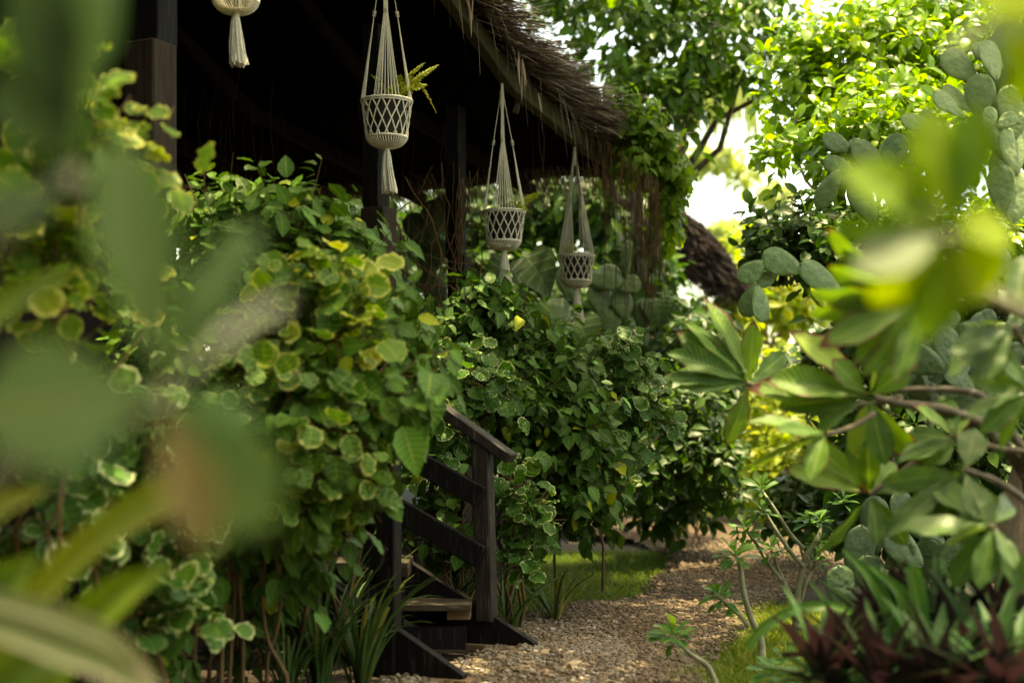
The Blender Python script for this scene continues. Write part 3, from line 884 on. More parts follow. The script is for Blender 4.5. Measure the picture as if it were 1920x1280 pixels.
rsH = np.random.RandomState(12)
va = lambda px: math.atan2(1, (px - 960) / FPX)
YA, YB, YC, YD = 7.45, 8.70, 9.74, 6.27
rimA = P(725, 190, YA); rimB = P(945, 397, YB); rimC = P(1081, 480, YC); rimD = P(442, -72, YD)
hanger(rimA, P(722, -95, YA), .134, .225, va(725), "cream macrame hanger with a straggly fern, its cords cut off by the top edge", rsH,
       "dark pot in the hanger nearest the big beam, with a long straggly fern")
hanger(rimB, P(941, 172, YB), .130, .215, va(945), "cream macrame hanger hanging in the middle from the joint of the grey beam", rsH,
       "dark pot in the middle hanger, one small green frond over its rim")
hanger(rimC, P(1077, 285, YC), .125, .20, va(1081) + math.pi / 4 + .12, "cream macrame hanger furthest back, with two open fans of cords", rsH,
       "dark pot in the hanger furthest back, a tiny fern sprig inside")
hanger(rimD, P(440, -420, YD), .125, .21, va(442), "cream macrame hanger cut off by the top edge, only ribbed base and tassel showing", rsH, None, tas=.225)
fern(rimA + np.array((.03, 0, -.01)), [
    (P(822, 122, YA), .028, .02, .1), (P(797, 118, YA), .02, .03, .1), (P(818, 212, YA), .016, .14, .5), (P(695, 140, YA), .02, .02, 0),
    (P(752, 140, YA + .05), .035, .01, 0), (P(778, 150, YA), .05, .01, .1), (P(770, 165, YA - .05), .045, .02, 0), (P(745, 155, YA), .04, .01, .0), (P(800, 160, YA), .04, .03, .1)],
    "straggly yellow green fern with long fronds in the nearest full hanger", rsH)
fern(rimB + np.array((.04, 0, -.01)), [
    (P(1017, 362, YB), .035, .02, 0), (P(990, 397, YB - .1), .03, .04, 0), (P(965, 372, YB), .03, .01, 0)],
    "small fern with one green frond leaning right in the middle hanger", rsH)
fern(rimC + np.array((-.04, 0, -.01)), [
    (P(1068, 448, YC), .045, .0, 0), (P(1058, 455, YC), .04, .0, 0), (P(1076, 460, YC), .04, .01, 0)],
    "tiny fern sprig between the cords of the hanger furthest back", rsH)

# ------------------------------------------------------------------ hanging roots and the vine at the roof corner
def roots():
    rs = np.random.RandomState(21)
    N = 104
    k = np.linspace(0, 1, 9)
    px = np.concatenate((rs.normal(1207, 22, 40), rs.uniform(1160, 1245, 30), rs.normal(1140, 3, 9), rs.uniform(1000, 1180, 25)))
    Y = rs.uniform(9.45, 9.9, N)
    z0 = np.array([P(x, 285 + (x - 1165) * .8, y)[2] for x, y in zip(px, Y)])
    ln = np.concatenate((rs.uniform(.6, 1.15, 40), rs.uniform(.3, 1.1, 30), rs.uniform(1, 1.4, 9), rs.uniform(.2, .9, 25)))
    X = (px - 960) / FPX * Y
    pts = np.stack((X[:, None] + rs.normal(size=N)[:, None] * .05 * k + .012 * np.sin(k * 7 + rs.uniform(0, 6, N)[:, None]),
                    Y[:, None] + 0 * k, z0[:, None] - ln[:, None] * k), -1)
    mb = MB(); rnd = rs.uniform(0, 1, N)
    wd = rs.uniform(.002, .007, N)[:, None] * (1 - .5 * k)
    mb.ribbons(pts, wd, np.array((1, 0, 0)), rnd); mb.ribbons(pts, wd, np.array((0, 1, 0)), rnd)
    o = mb.build('hanging_roots', M['root'])
    tag(o, "curtain of dry reddish brown roots hanging from the corner of the thatch", "roots", kind="stuff")
    # thin threads under the roof
    N = 70
    px = np.concatenate((rs.uniform(330, 560, 34), rs.uniform(600, 900, 36))); Y = rs.uniform(9, 11.0, N)
    X = (px - 960) / FPX * Y
    rel = np.stack((X - Q0[0], Y - Q0[1]), 1)
    z1 = rz(rel @ W2) + .15
    z2 = np.array([P(0, rs.uniform(230, 430), y)[2] for y in Y])
    pts = np.stack((X[:, None] + .02 * np.sin(k * 5 + rs.uniform(0, 6, N)[:, None]), Y[:, None] + .02 * np.sin(k * 4 + rs.uniform(0, 6, N)[:, None]), z2[:, None] + (z1 - z2)[:, None] * (1 - k)), -1)
    mb = MB(); mb.ribbons(pts, rs.uniform(.001, .0025, N)[:, None] + 0 * k, np.array((1, 0, 0)), rs.uniform(0, .6, N))
    tag(mb.build('hanging_roots', M['root']), "thin dry root threads hanging in the dark under the hut roof", "roots", kind="stuff")
roots()

shrub('climbing_vine', "leafy green vine climbing over the corner of the thatch, lit yellow on top", "vine", None,
      [blob(1150, 185, 9.8, 26, 14, .15), blob(1195, 225, 9.9, 45, 24, .2), blob(1225, 275, 10.0, 38, 45, .25), blob(1258, 345, 10.0, 30, 60, .25), blob(1252, 410, 10.1, 24, 45, .2), blob(1185, 300, 9.8, 16, 30, .1)],
      P(1225, 300, 10.4), 'vine', T_HEART, 330, 6, .068, 31, stems=12, stem_r=.006, stem_mat='root', droop=.9, twig=.12, stalk=.6)

def creeper():
    rs = np.random.RandomState(33)
    o = thing('creeper', G(800, 9.3), "tangle of dry brown creeper stems round the posts behind the hangers", "vine")
    mb = MB()
    for i in range(34):
        x0, x1 = rs.uniform(640, 900), rs.uniform(640, 940)
        y0, y1 = rs.uniform(300, 480), rs.uniform(480, 640)
        Y = rs.uniform(8.6, 9.8)
        p = curve(P(x0, y0, Y), P(x1, y1, Y + rs.normal() * .2), 12, rs=rs, wob=.05, sag=rs.uniform(-.05, .2))
        for _ in range(2): p[1:-1] = (p[:-2] + p[1:-1] * 2 + p[2:]) / 4
        mb.tube(p, rs.uniform(.002, .006), 5, rs.uniform(0, .8), cap=False)
    for i in range(13):
        x = rs.normal(868, 14); Y = rs.uniform(8.75, 8.95)
        p = curve(P(x, rs.uniform(300, 380), Y), P(x + rs.normal() * 10, rs.uniform(480, 600), Y), 10, rs=rs, wob=.012)
        mb.tube(p, rs.uniform(.002, .007), 5, rs.uniform(0, .6), cap=False)
    mb.build('stem', M['root'], o)
    lf = MB()
    cloud(lf, None, [blob(760, 560, 9.0, 90, 30, .2), blob(860, 520, 8.8, 30, 60, .15), blob(700, 500, 9.0, 40, 40, .2)], 22, 4, T_HEDGE, .10, 34, droop=.9)
    lf.build('foliage', M['hedge_dark'], o)
creeper()

# ------------------------------------------------------------------ shrubs round the stairs

shrub('variegated_shrub', "gold edged round leaved shrub at the left edge in front of the first post", "shrub", "variegated shrubs along the hut",
      [blob(110, 120, 4.0, 45, 60, .25), blob(170, 250, 4.0, 90, 80, .3), blob(80, 370, 4.0, 70, 70, .3), blob(250, 330, 4.2, 60, 90, .3), blob(130, 520, 4.1, 150, 120, .3)],
      G(80, 4.2), 'varieg_gold', T_ROUND, 85, 5, .085, 41, droop=.5)
shrub('variegated_shrub', "low dark variegated shrub at the lower left behind the strap leaves", "shrub", "variegated shrubs along the hut",
      [blob(120, 830, 4.4, 180, 130, .35), blob(330, 900, 4.6, 150, 140, .35), blob(120, 1010, 4.4, 180, 90, .35), blob(330, 1120, 4.6, 120, 90, .3)],
      G(200, 4.6), 'varieg_cool', T_ROUND, 170, 5, .085, 42, droop=.6)
shrub('leafy_shrub', "tall green shrub in front of the dark hut, tops against the first post", "shrub", "green leafy shrubs along the hut",
      [blob(420, 420, 6.1, 110, 70, .35), blob(560, 450, 6.1, 140, 95, .4), blob(480, 560, 6.0, 200, 110, .4), blob(640, 520, 6.0, 90, 80, .35), blob(350, 700, 5.8, 160, 160, .4)],
      G(450, 5.9), 'hedge', T_HEDGE, 400, 6, .096, 43, droop=.55, up=.5)
shrub('variegated_shrub', "bright yellow edged shrub in the thick of the hedge left of the stairs", "shrub", "variegated shrubs along the hut",
      [blob(600, 575, 5.2, 110, 65, .28), blob(540, 700, 5.1, 100, 100, .3), blob(590, 830, 5.1, 100, 110, .3), blob(640, 930, 5.2, 60, 70, .2)],
      G(600, 5.95), 'varieg', T_ROUND, 230, 5, .076, 44, droop=.6,
      more=[('varieg_gold', T_ROUND, [blob(610, 545, 5.15, 100, 35, .2), blob(640, 640, 5.0, 60, 40, .1)], 22, 4, .09, dict(droop=.3, yel=.12))])  # golden leaf patches imitate sun flecks on the hedge
shrub('leafy_shrub', "shrub of big drooping toothed leaves arching over the near newel post", "shrub", "green leafy shrubs along the hut",
      [blob(690, 620, 5.5, 120, 75, .3), blob(790, 690, 5.5, 60, 50, .2), blob(690, 730, 5.2, 100, 70, .25), blob(560, 790, 5.1, 100, 90, .3), blob(600, 930, 5.2, 80, 80, .2), blob(680, 860, 5.2, 35, 60, .1)],
      G(640, 6.1), 'hedge', T_HEDGE, 215, 6, .096, 45, droop=1.1, up=.3, nlook=.8,
      more=[('hedge', T_HEDGE, [blob(715, 745, 5.1, 70, 50, .1), blob(775, 765, 5.15, 50, 35, .08)], 9, 5, .17, dict(droop=1.6, nlook=1.3))])
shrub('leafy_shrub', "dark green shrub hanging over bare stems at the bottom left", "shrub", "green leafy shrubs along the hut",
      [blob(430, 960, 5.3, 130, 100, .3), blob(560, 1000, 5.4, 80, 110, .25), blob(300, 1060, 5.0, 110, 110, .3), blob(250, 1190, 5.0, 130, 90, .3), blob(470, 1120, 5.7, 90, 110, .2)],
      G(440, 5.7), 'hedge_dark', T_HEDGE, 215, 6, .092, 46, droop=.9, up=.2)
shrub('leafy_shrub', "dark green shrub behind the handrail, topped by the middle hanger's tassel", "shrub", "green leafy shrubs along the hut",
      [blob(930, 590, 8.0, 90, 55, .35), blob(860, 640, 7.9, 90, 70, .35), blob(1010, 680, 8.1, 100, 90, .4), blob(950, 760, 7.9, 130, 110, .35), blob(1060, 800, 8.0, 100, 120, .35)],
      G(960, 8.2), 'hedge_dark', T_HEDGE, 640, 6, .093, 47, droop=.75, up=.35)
shrub('variegated_shrub', "cream edged shrub showing above the handrail, beside the dark leafy one", "shrub", "variegated shrubs along the hut",
      [blob(870, 690, 7.5, 60, 50, .18), blob(850, 790, 7.4, 55, 60, .18), blob(925, 740, 7.5, 60, 70, .18)],
      G(860, 7.6), 'varieg_cool', T_ROUND, 85, 5, .080, 48, droop=.5, stems=5)
shrub('variegated_shrub', "cream edged sprays spilling out beside the far newel post of the stairs", "shrub", "variegated shrubs along the hut",
      [blob(960, 905, 7.15, 45, 35, .12), blob(985, 960, 7.1, 40, 50, .12), blob(985, 1040, 7.1, 20, 35, .08)],
      G(960, 7.4), 'varieg_cool', T_ROUND, 46, 5, .075, 49, droop=.5, stems=5)
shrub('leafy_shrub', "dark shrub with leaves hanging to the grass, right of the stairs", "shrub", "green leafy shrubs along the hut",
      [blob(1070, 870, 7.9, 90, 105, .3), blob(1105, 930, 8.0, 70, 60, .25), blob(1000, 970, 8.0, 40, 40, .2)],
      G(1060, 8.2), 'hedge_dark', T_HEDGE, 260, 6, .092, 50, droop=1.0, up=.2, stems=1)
shrub('variegated_shrub', "cream edged round leaved shrub at the far right end of the hedge", "shrub", "variegated shrubs along the hut",
      [blob(1160, 670, 8.7, 60, 50, .25), blob(1190, 760, 8.7, 65, 80, .3), blob(1140, 850, 8.6, 60, 60, .25)],
      G(1160, 8.9), 'varieg_cool', T_ROUND, 170, 5, .072, 51, droop=.5, stems=1)

# bare stems at the bottom left
def bare_stems():
    rs = np.random.RandomState(61)
    o = thing('bare_shrub', G(420, 5.4), "bunch of bare tan stems under the hedge at the bottom left", "shrub")
    mb = MB()
    for pts in ([(365, 1180), (385, 1120), (430, 1085), (470, 1060)], [(415, 1250), (420, 1150), (428, 1090), (435, 1010)],
                [(430, 1260), (437, 1170), (440, 1100), (430, 1020)], [(362, 1160), (370, 1080), (378, 1020), (380, 960)],
                [(500, 1230), (520, 1180), (527, 1120), (520, 1050)], [(455, 1180), (450, 1130), (448, 1080), (452, 1010)], [(540, 1270), (500, 1200), (490, 1120), (500, 1010)]):
        p = np.array([P(x, y, 5.3 + .05 * rs.normal()) for x, y in pts])
        p = np.vstack((p[0] - Z3 * max(0.02, p[0][2] + .03), p))
        k = np.linspace(0, len(p) - 1, 12)
        q = np.stack([np.interp(k, np.arange(len(p)), p[:, i]) for i in range(3)], 1)
        mb.tube(q, np.linspace(.010, .006, 12), 6, rs.uniform())
    mb.build('stem', M['bark'], o)
bare_stems()

# spiky plants
def spiky(name, label, cat, group, base, n, L, wd, mat, seed, spread=.35, bend=.35, curlz=.4):
    rs = np.random.RandomState(seed)
    o = thing(name, base, label, cat, group)
    a = rs.uniform(0, 6.28, n)
    d = np.stack((np.cos(a), np.sin(a), 0 * a), 1)
    k = np.linspace(0, 1, 9)
    ln = L * rs.uniform(.55, 1.15, n); sp = spread * rs.uniform(.3, 1.3, n)
    b = np.asarray(base) + d * rs.uniform(0, .05, n)[:, None]
    hz = (sp[:, None] * k + bend * rs.uniform(.2, 1.2, n)[:, None] * k ** 2.4)
    vz = k - curlz * k ** 3 * rs.uniform(.2, 1.2, n)[:, None]
    pts = b[:, None] + d[:, None] * (hz * ln[:, None])[..., None] + Z3 * (vz * ln[:, None])[..., None]
    tn = np.stack((-d[:, 1], d[:, 0], 0 * a), 1)
    w = wd * rs.uniform(.7, 1.2, n)[:, None] * np.array((.7, .95, 1, 1, .95, .85, .65, .4, .05))
    mb = MB()
    rnd = np.clip(rs.beta(2, 2.5, n), 0, 1); rnd[rs.uniform(size=n) < .06] = 1
    # V section: two ribbons sharing the midrib
    for s in (-1, 1):
        e = pts + tn[:, None] * s * w[..., None] / 2 + (Z3 * .35 + d[:, None] * -.2) * w[..., None]
        N, K = pts.shape[:2]
        V = np.stack((pts, e) if s > 0 else (e, pts), 2).reshape(-1, 3)
        v = np.broadcast_to(k, (N, K)); z = np.zeros((N, K))
        uu = np.stack((z, z + 1), 2) if s > 0 else np.stack((z - 1, z), 2)
        UV = np.stack((uu, np.stack((v, v), 2)), -1).reshape(-1, 2)
        i = np.arange(K - 1) * 2
        f = np.stack((i, i + 1, i + 3, i + 2), 1)
        mb.raw(V, (f[None] + (np.arange(N) * 2 * K)[:, None, None]).reshape(-1, 4), UV, np.repeat(rnd, 2 * K))
    mb.build('leaf', M[mat], o)
    return o
SG = "spiky snake plants at the foot of the hedge"
for i, (px, Y, L, n, lb) in enumerate(((600, 5.75, .58, 44, "clump of dark upright spiky leaves at the bottom edge left of the stairs"),
                                      (675, 5.8, .52, 40, "clump of thin spiky green leaves against the near newel post"),
                                      (640, 6.35, .62, 30, "clump of spiky leaves growing under the upper stair tread"),
                                      (540, 5.6, .34, 20, "short clump of spiky leaves below the bare tan stems"))):
    spiky('snake_plant', lb, "plant", SG, G(px, Y), n, L, .022, 'snake', 70 + i, spread=.3)
for i, (px, Y, L, n, lb) in enumerate(((950, 7.35, .34, 16, "low clump of spiky leaves between the far newel post and the gravel"),
                                      (1040, 7.7, .42, 14, "arching dark spiky leaves at the gravel edge beside the lawn"),
                                      (850, 7.5, .62, 22, "tall dark spiky leaves behind the rail boards of the stairs"))):
    spiky('snake_plant', lb, "plant", SG, G(px, Y), n, L, .024, 'snake', 80 + i, spread=.75 if i < 2 else .3, bend=.5)

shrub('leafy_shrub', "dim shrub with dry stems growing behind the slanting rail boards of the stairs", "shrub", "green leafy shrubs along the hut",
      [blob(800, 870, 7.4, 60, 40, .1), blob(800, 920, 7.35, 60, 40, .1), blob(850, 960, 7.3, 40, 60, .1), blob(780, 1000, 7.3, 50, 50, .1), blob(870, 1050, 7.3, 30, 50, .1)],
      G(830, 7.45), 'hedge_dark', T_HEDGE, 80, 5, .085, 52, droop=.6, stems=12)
# ------------------------------------------------------------------ prickly pears
def pad_mesh(seed, mat):
    rs = np.random.RandomState(seed)
    nu, nv = 20, 14
    V = []; F = []
    for i in range(nv + 1):
        th = math.pi * i / nv
        for j in range(nu):
            ph = 2 * math.pi * j / nu
            y = (1 - math.cos(th)) / 2
            r = math.sin(th) ** .85
            wv = .255 * (.52 + .85 * y - .28 * y * y) / .82
            V.append((r * math.cos(ph) * wv, y + .015 * math.sin(ph * 3 + seed), r * math.sin(ph) * .052 + .05 * math.sin(y * 2.6 + seed) * .6 + .006 * math.sin(ph * 5 + y * 9)))
    for i in range(nv):
        for j in range(nu):
            F.append((i * nu + j, i * nu + (j + 1) % nu, (i + 1) * nu + (j + 1) % nu, (i + 1) * nu + j))
    me = bpy.data.meshes.new('cactus_pad')
    me.from_pydata(V, [], F); me.update()
    me.polygons.foreach_set("use_smooth", [True] * len(F))
    me.validate(); me.materials.append(M[mat])
    return me
PADS = {m: [pad_mesh(s, m) for s in range(4)] for m in ('cactus', 'cactus_sunlit', 'cactus_shaded')}
from mathutils import Matrix
def prickly(name, label, cat, group, base, pads, mat, seed, thick=1.0):
    """pads: (base_px, base_py, tip_px, tip_py, Y, width_factor, yaw)"""
    rs = np.random.RandomState(seed)
    root = thing(name, base, label, cat, group)
    for (x0, y0, x1, y1, Y, wf, yaw) in pads:
        a, b = P(x0, y0, Y), P(x1, y1, Y + rs.normal() * .02)
        yv = b - a; L = np.linalg.norm(yv); y = yv / L
        n = nrm(np.array((math.sin(yaw), -math.cos(yaw), .25)))
        x = nrm(np.cross(y, n)); z = np.cross(x, y)
        m = Matrix(((x[0] * L * wf, y[0] * L, z[0] * L * thick, a[0]), (x[1] * L * wf, y[1] * L, z[1] * L * thick, a[1]), (x[2] * L * wf, y[2] * L, z[2] * L * thick, a[2]), (0, 0, 0, 1)))
        o = bpy.data.objects.new('cactus_pad', PADS[mat][rs.randint(4)])
        COL.objects.link(o)
        o.parent = root
        o.matrix_local = Matrix.Translation(-root.location) @ m
    return root
PG = "prickly pear cacti"
prickly('prickly_pear', "prickly pear arm of seven smooth pads reaching out over the path", "cactus", PG, P(1600, 560, 6.2),
        [(1578, 552, 1502, 494, 6.2, .95, .2), (1504, 508, 1430, 478, 6.2, 1.15, -.2), (1432, 490, 1388, 526, 6.2, 1.2, .3), (1458, 506, 1420, 534, 6.25, 1.1, .1),
         (1416, 532, 1398, 594, 6.2, 1.1, -.3), (1421, 534, 1428, 604, 6.15, .95, .4), (1650, 610, 1572, 545, 6.25, .9, .1), (1700, 680, 1640, 600, 6.3, .9, .1)], 'cactus', 90)
def fan(px, py, Y, n, L, seed, spread=1.2, depth=3, lean=0.):
    """random branching of pads growing upwards from a pixel position"""
    rs = np.random.RandomState(seed); out = []
    def grow(x, y, a, d):
        l = L * rs.uniform(.8, 1.2)
        x1, y1 = x + math.sin(a) * l, y - math.cos(a) * l
        out.append((x, y, x1, y1, Y + rs.normal() * .12, rs.uniform(.9, 1.25), rs.uniform(-1.0, 1.0)))
        if d > 0:
            for q in range(rs.randint(1, 4)):
                t = rs.uniform(.75, .97)
                grow(x + (x1 - x) * t, y + (y1 - y) * t, a * .6 + rs.normal() * spread * .55, d - 1)
    for i in range(n): grow(px + rs.normal() * L * .5, py + rs.normal() * 10, lean + rs.normal() * spread * .5, depth)
    return out
prickly('prickly_pear', "prickly pear with fat grey green pads among the lime leaves on the right", "cactus", PG, P(1640, 420, 6.8),
        [(1660, 330, 1600, 268, 6.8, 1.1, .2), (1596, 282, 1543, 258, 6.8, 1.2, .1), (1602, 322, 1545, 302, 6.75, 1.1, -.2), (1630, 340, 1597, 262, 6.85, 1.1, .3), (1572, 318, 1534, 390, 6.7, .9, .4),
         (1610, 345, 1560, 330, 6.9, 1.1, 0), (1660, 330, 1688, 250, 6.8, 1.05, -.3), (1670, 320, 1655, 275, 6.9, 1.1, .5), (1640, 420, 1600, 340, 6.8, 1, .1), (1700, 420, 1670, 330, 6.85, 1, .1)], 'cactus', 91, 1.2)
prickly('prickly_pear', "tall pale sunlit prickly pear with many pads at the top right", "cactus", PG, P(1850, 420, 6.4),
        [(1800, 215, 1752, 172, 6.3, 1.1, .3), (1752, 240, 1690, 222, 6.3, 1.0, .2), (1830, 150, 1768, 100, 6.4, 1.15, -.3), (1880, 130, 1826, 85, 6.4, 1.1, .2),
         (1868, 150, 1850, 75, 6.35, 1.2, .4), (1872, 170, 1900, 40, 6.45, .9, -.4), (1850, 230, 1830, 140, 6.35, 1.1, -.5), (1820, 210, 1770, 160, 6.4, 1.2, .6), (1760, 250, 1725, 210, 6.35, 1.0, -.4),
         (1890, 240, 1895, 160, 6.3, 1.1, .1), (1920, 180, 1925, 100, 6.4, 1.1, .2), (1850, 250, 1860, 200, 6.25, 1.1, .3), (1870, 240, 1905, 215, 6.2, 1.2, 0), (1905, 330, 1890, 240, 6.3, 1.1, .3),
         (1900, 420, 1905, 320, 6.3, 1.1, 0), (1880, 300, 1850, 235, 6.35, 1, .4), (1880, 400, 1875, 310, 6.3, 1, -.4)] + fan(1900, 320, 6.6, 6, 75, 5, depth=2), 'cactus_sunlit', 92)
prickly('prickly_pear', "crowded small prickly pear pads behind the plumeria branches", "cactus", PG, P(1760, 760, 6.0),
        fan(1700, 740, 6.0, 5, 70, 6, depth=2) + fan(1760, 800, 5.9, 4, 75, 7, depth=2) + fan(1830, 640, 6.1, 4, 70, 8, depth=2), 'cactus_shaded', 93)
prickly('prickly_pear', "low dark prickly pear clump on the ground right of the path", "cactus", PG, G(1680, 6.9),
        [(1580, 1150, 1575, 1060, 6.6, 1.2, .2), (1640, 1120, 1625, 1040, 6.6, 1.3, -.2), (1660, 1065, 1712, 1020, 6.6, 1.0, .1), (1728, 1060, 1660, 995, 6.6, 1.1, .2), (1740, 1090, 1745, 1010, 6.7, 1.3, -.3),
         (1765, 1080, 1740, 985, 6.8, 1.1, .4), (1600, 1100, 1620, 985, 6.9, 1.0, .3), (1640, 1040, 1640, 930, 7.0, .9, 0), (1700, 1130, 1690, 1050, 6.6, 1.2, -.4), (1580, 1160, 1600, 1110, 6.5, 1.2, 0), (1760, 1060, 1800, 1010, 6.6, 1.1, .3),
         (1790, 1010, 1770, 920, 6.7, 1.1, .3), (1690, 1000, 1690, 920, 6.8, 1.1, .3), (1640, 1170, 1650, 1100, 6.5, 1.2, .1), (1710, 1170, 1715, 1100, 6.5, 1.1, .1)], 'cactus_shaded', 94)
prickly('prickly_pear', "prickly pear seen through the open hut behind the posts", "cactus", PG, P(800, 560, 11.5),
        [(800, 450, 828, 375, 11.5, 1.3, .2), (790, 460, 770, 400, 11.5, 1.3, 0), (815, 470, 790, 440, 11.5, 1.2, .2), (800, 520, 815, 440, 11.5, 1.2, .1), (830, 430, 835, 365, 11.6, 1.2, .3), (820, 500, 825, 450, 11.4, 1.3, 0), (800, 560, 805, 500, 11.5, 1, 0), (820, 600, 815, 520, 11.5, 1, 0)], 'cactus_shaded', 95)
prickly('prickly_pear', "broad pale prickly pear pads behind the hanger furthest back", "cactus", PG, P(1140, 640, 12.0),
        [(1100, 530, 1165, 515, 12, 1.4, .2), (1160, 545, 1200, 525, 12, 1.5, 0), (1130, 590, 1120, 530, 12, 1.4, .2), (1175, 600, 1160, 545, 12, 1.3, .1), (1150, 640, 1140, 580, 12, 1.2, 0), (1200, 620, 1215, 560, 12, 1.2, .2), (1060, 620, 1035, 560, 12, 1.5, .3), (1070, 560, 1060, 500, 12, 1.3, .1), (1170, 520, 1180, 450, 12, .6, .1)], 'cactus_shaded', 96)

# ------------------------------------------------------------------ plumeria tree on the right
def one_leaf(mb, a, b, wd, nh, rnd, rs, kind=T_PLUM):
    y = b - a; L = np.linalg.norm(y)
    tp = kind[rs.randint(len(kind))]
    mb.scatter(tp, a[None], y[None], nh[None], np.array([L]), np.array([rnd]), np.array([wd / (L * .32)]))

def plumeria():
    rs = np.random.RandomState(101)
    root = thing('plumeria_tree', G(1960, 4.9), "plumeria tree with rosettes of long leathery leaves reaching in from the right", "tree")
    def branch(pts, r0, r1):
        p = np.array([P(*q) for q in pts])
        k = np.linspace(0, len(p) - 1, 4 * len(p))
        q = np.stack([np.interp(k, np.arange(len(p)), p[:, i]) for i in range(3)], 1)
        for _ in range(3): q[1:-1] = (q[:-2] + q[1:-1] * 2 + q[2:]) / 4
        rr = .8 * np.linspace(r0, r1, len(q)) * (1 + .10 * np.sin(np.arange(len(q)) * 2.1))
        br = MB(); br.tube(q, rr, 9, .5); br.build('branch', M['greybark'], root)
    branch([(1960, 1300, 4.9), (1945, 1080, 4.9), (1935, 900, 4.8), (1925, 840, 4.7)], .055, .032)
    branch([(1935, 905, 4.8), (1860, 800, 4.7), (1770, 765, 4.65), (1690, 758, 4.6), (1640, 745, 4.6)], .028, .013)
    branch([(1925, 850, 4.7), (1880, 790, 4.7), (1840, 735, 4.7), (1760, 728, 4.7), (1650, 733, 4.7)], .020, .011)
    branch([(1690, 745, 4.75), (1600, 765, 4.9), (1500, 735, 5.1), (1400, 720, 5.2)], .014, .011)
    branch([(1945, 850, 4.6), (1880, 842, 4.6), (1795, 825, 4.6)], .016, .011)
    branch([(1640, 775, 4.55), (1600, 800, 4.5), (1550, 815, 4.45)], .012, .009)
    branch([(1940, 600, 3.7), (1860, 562, 3.65), (1790, 556, 3.6), (1725, 565, 3.6)], .016, .010)
    branch([(1830, 790, 4.7), (1740, 850, 4.8), (1631, 926, 4.8)], .018, .011)
    branch([(1940, 950, 4.6), (1870, 900, 4.4), (1808, 880, 4.3)], .016, .010)
    branch([(1945, 1100, 4.5), (1890, 1030, 4.2), (1860, 985, 4.1)], .014, .010)
    branch([(1950, 700, 4.0), (1930, 660, 3.9), (1900, 610, 3.8)], .014, .010)
    def ros(c, tips, mat='plum', wmul=1.0, nlook=(0, -.9, .55), rr=(0, .8), extra=0, L=.28):
        C = P(*c)
        mb = MB(); tw = []
        for tp in tips:
            x, y = tp[0], tp[1]
            rn = tp[2] if len(tp) > 2 else rs.uniform(*rr)
            l0 = np.linalg.norm(P(x, y, c[2]) - C)
            dy = math.sqrt(max(0., .31 ** 2 - l0 ** 2)) * rs.uniform(.05, .4) * rs.choice((-1, -1, 1)) if l0 < .31 else rs.normal() * .03
            b = P(x, y, c[2] + dy)
            b = C + nrm(b - C) * np.linalg.norm(P(x, y, c[2] + dy) - C)
            L0 = np.linalg.norm(b - C); b = C + (b - C) * 1.12
            nh = nrm(np.array(nlook) + rs.normal(size=3) * .38)
            one_leaf(mb, C + nrm(b - C) * .012, b, max(.07, L0 * .30) * wmul * rs.uniform(.85, 1.1), nh, rn, rs)
        for _ in range(extra):
            d = nrm(rs.normal(size=3) + np.array((-.3, .5, .3)))
            one_leaf(mb, C + d * .01, C + d * L * rs.uniform(.6, 1.1), .085, nrm(np.array((0, -.5, .8)) + rs.normal(size=3) * .3), rs.uniform(*rr), rs)
        mb.build('leaf_rosette', M[mat], root)
    ros((1405, 718, 5.2), [(1342, 562, .75), (1284, 628), (1304, 608, .6), (1273, 655), (1267, 683), (1258, 702, .1), (1289, 720, .2), (1412, 612, .8), (1472, 665), (1371, 823, .75), (1450, 690), (1330, 640, .4), (1500, 700, .3)])
    ros((1630, 745, 4.6), [(1508, 619, .93), (1428, 714, .8), (1461, 700, .7), (1475, 755, .3), (1530, 803, .35), (1643, 675, 1.0), (1658, 858, .3), (1716, 866, .85), (1600, 840, .3), (1700, 690, .5), (1570, 680, .6)], wmul=1.1)
    ros((1725, 565, 3.6), [(1541, 559, .5), (1539, 593, .6), (1556, 633, .7), (1603, 663, .7), (1552, 458, .7), (1640, 690, .6), (1570, 520, .6), (1690, 700, .5), (1590, 480, .8)], nlook=(0, -.8, -.3))
    ros((1631, 926, 4.8), [(1490, 877, .75), (1519, 824, .7), (1599, 824, .2), (1628, 850, .2), (1683, 868, .8), (1548, 1032, .35), (1650, 1010, .2), (1700, 1020, .1), (1720, 900, .2)], nlook=(0, -.9, .2))
    ros((1795, 825, 4.6), [(1731, 757, .8), (1795, 765, .8), (1709, 808, .2), (1740, 860, .2), (1770, 745, .5), (1700, 845, .1)])
    ros((1550, 812, 4.45), [(1397, 872, .1), (1424, 776, .7), (1470, 800, .5), (1520, 880, .6)], nlook=(0, -.4, .9))
    ros((1808, 884, 4.3), [(1672, 988, .1), (1796, 1000, .5), (1822, 1025, .6), (1669, 904, .2), (1760, 1000, .1), (1880, 980, .1), (1730, 1000, .3)], 'plum_dark', extra=3)
    ros((1900, 610, 3.8), [(1789, 681, .2), (1818, 604, .2), (1800, 650, .1), (1840, 700, .3), (1870, 720, .5), (1920, 480, .3)], 'plum_dark', nlook=(0, -.6, .8))
    ros((1935, 730, 4.2), [(1833, 710, .3), (1825, 760, .1), (1850, 800, .5), (1870, 830, .5), (1880, 660, .1)], 'plum', extra=2)
    ros((1860, 985, 4.1), [(1789, 1090, .4), (1844, 1085, .5), (1905, 1050, .1), (1780, 1010, .1), (1900, 930, .1), (1925, 1100, .2)], 'plum_dark', extra=3)
    return root
plumeria()

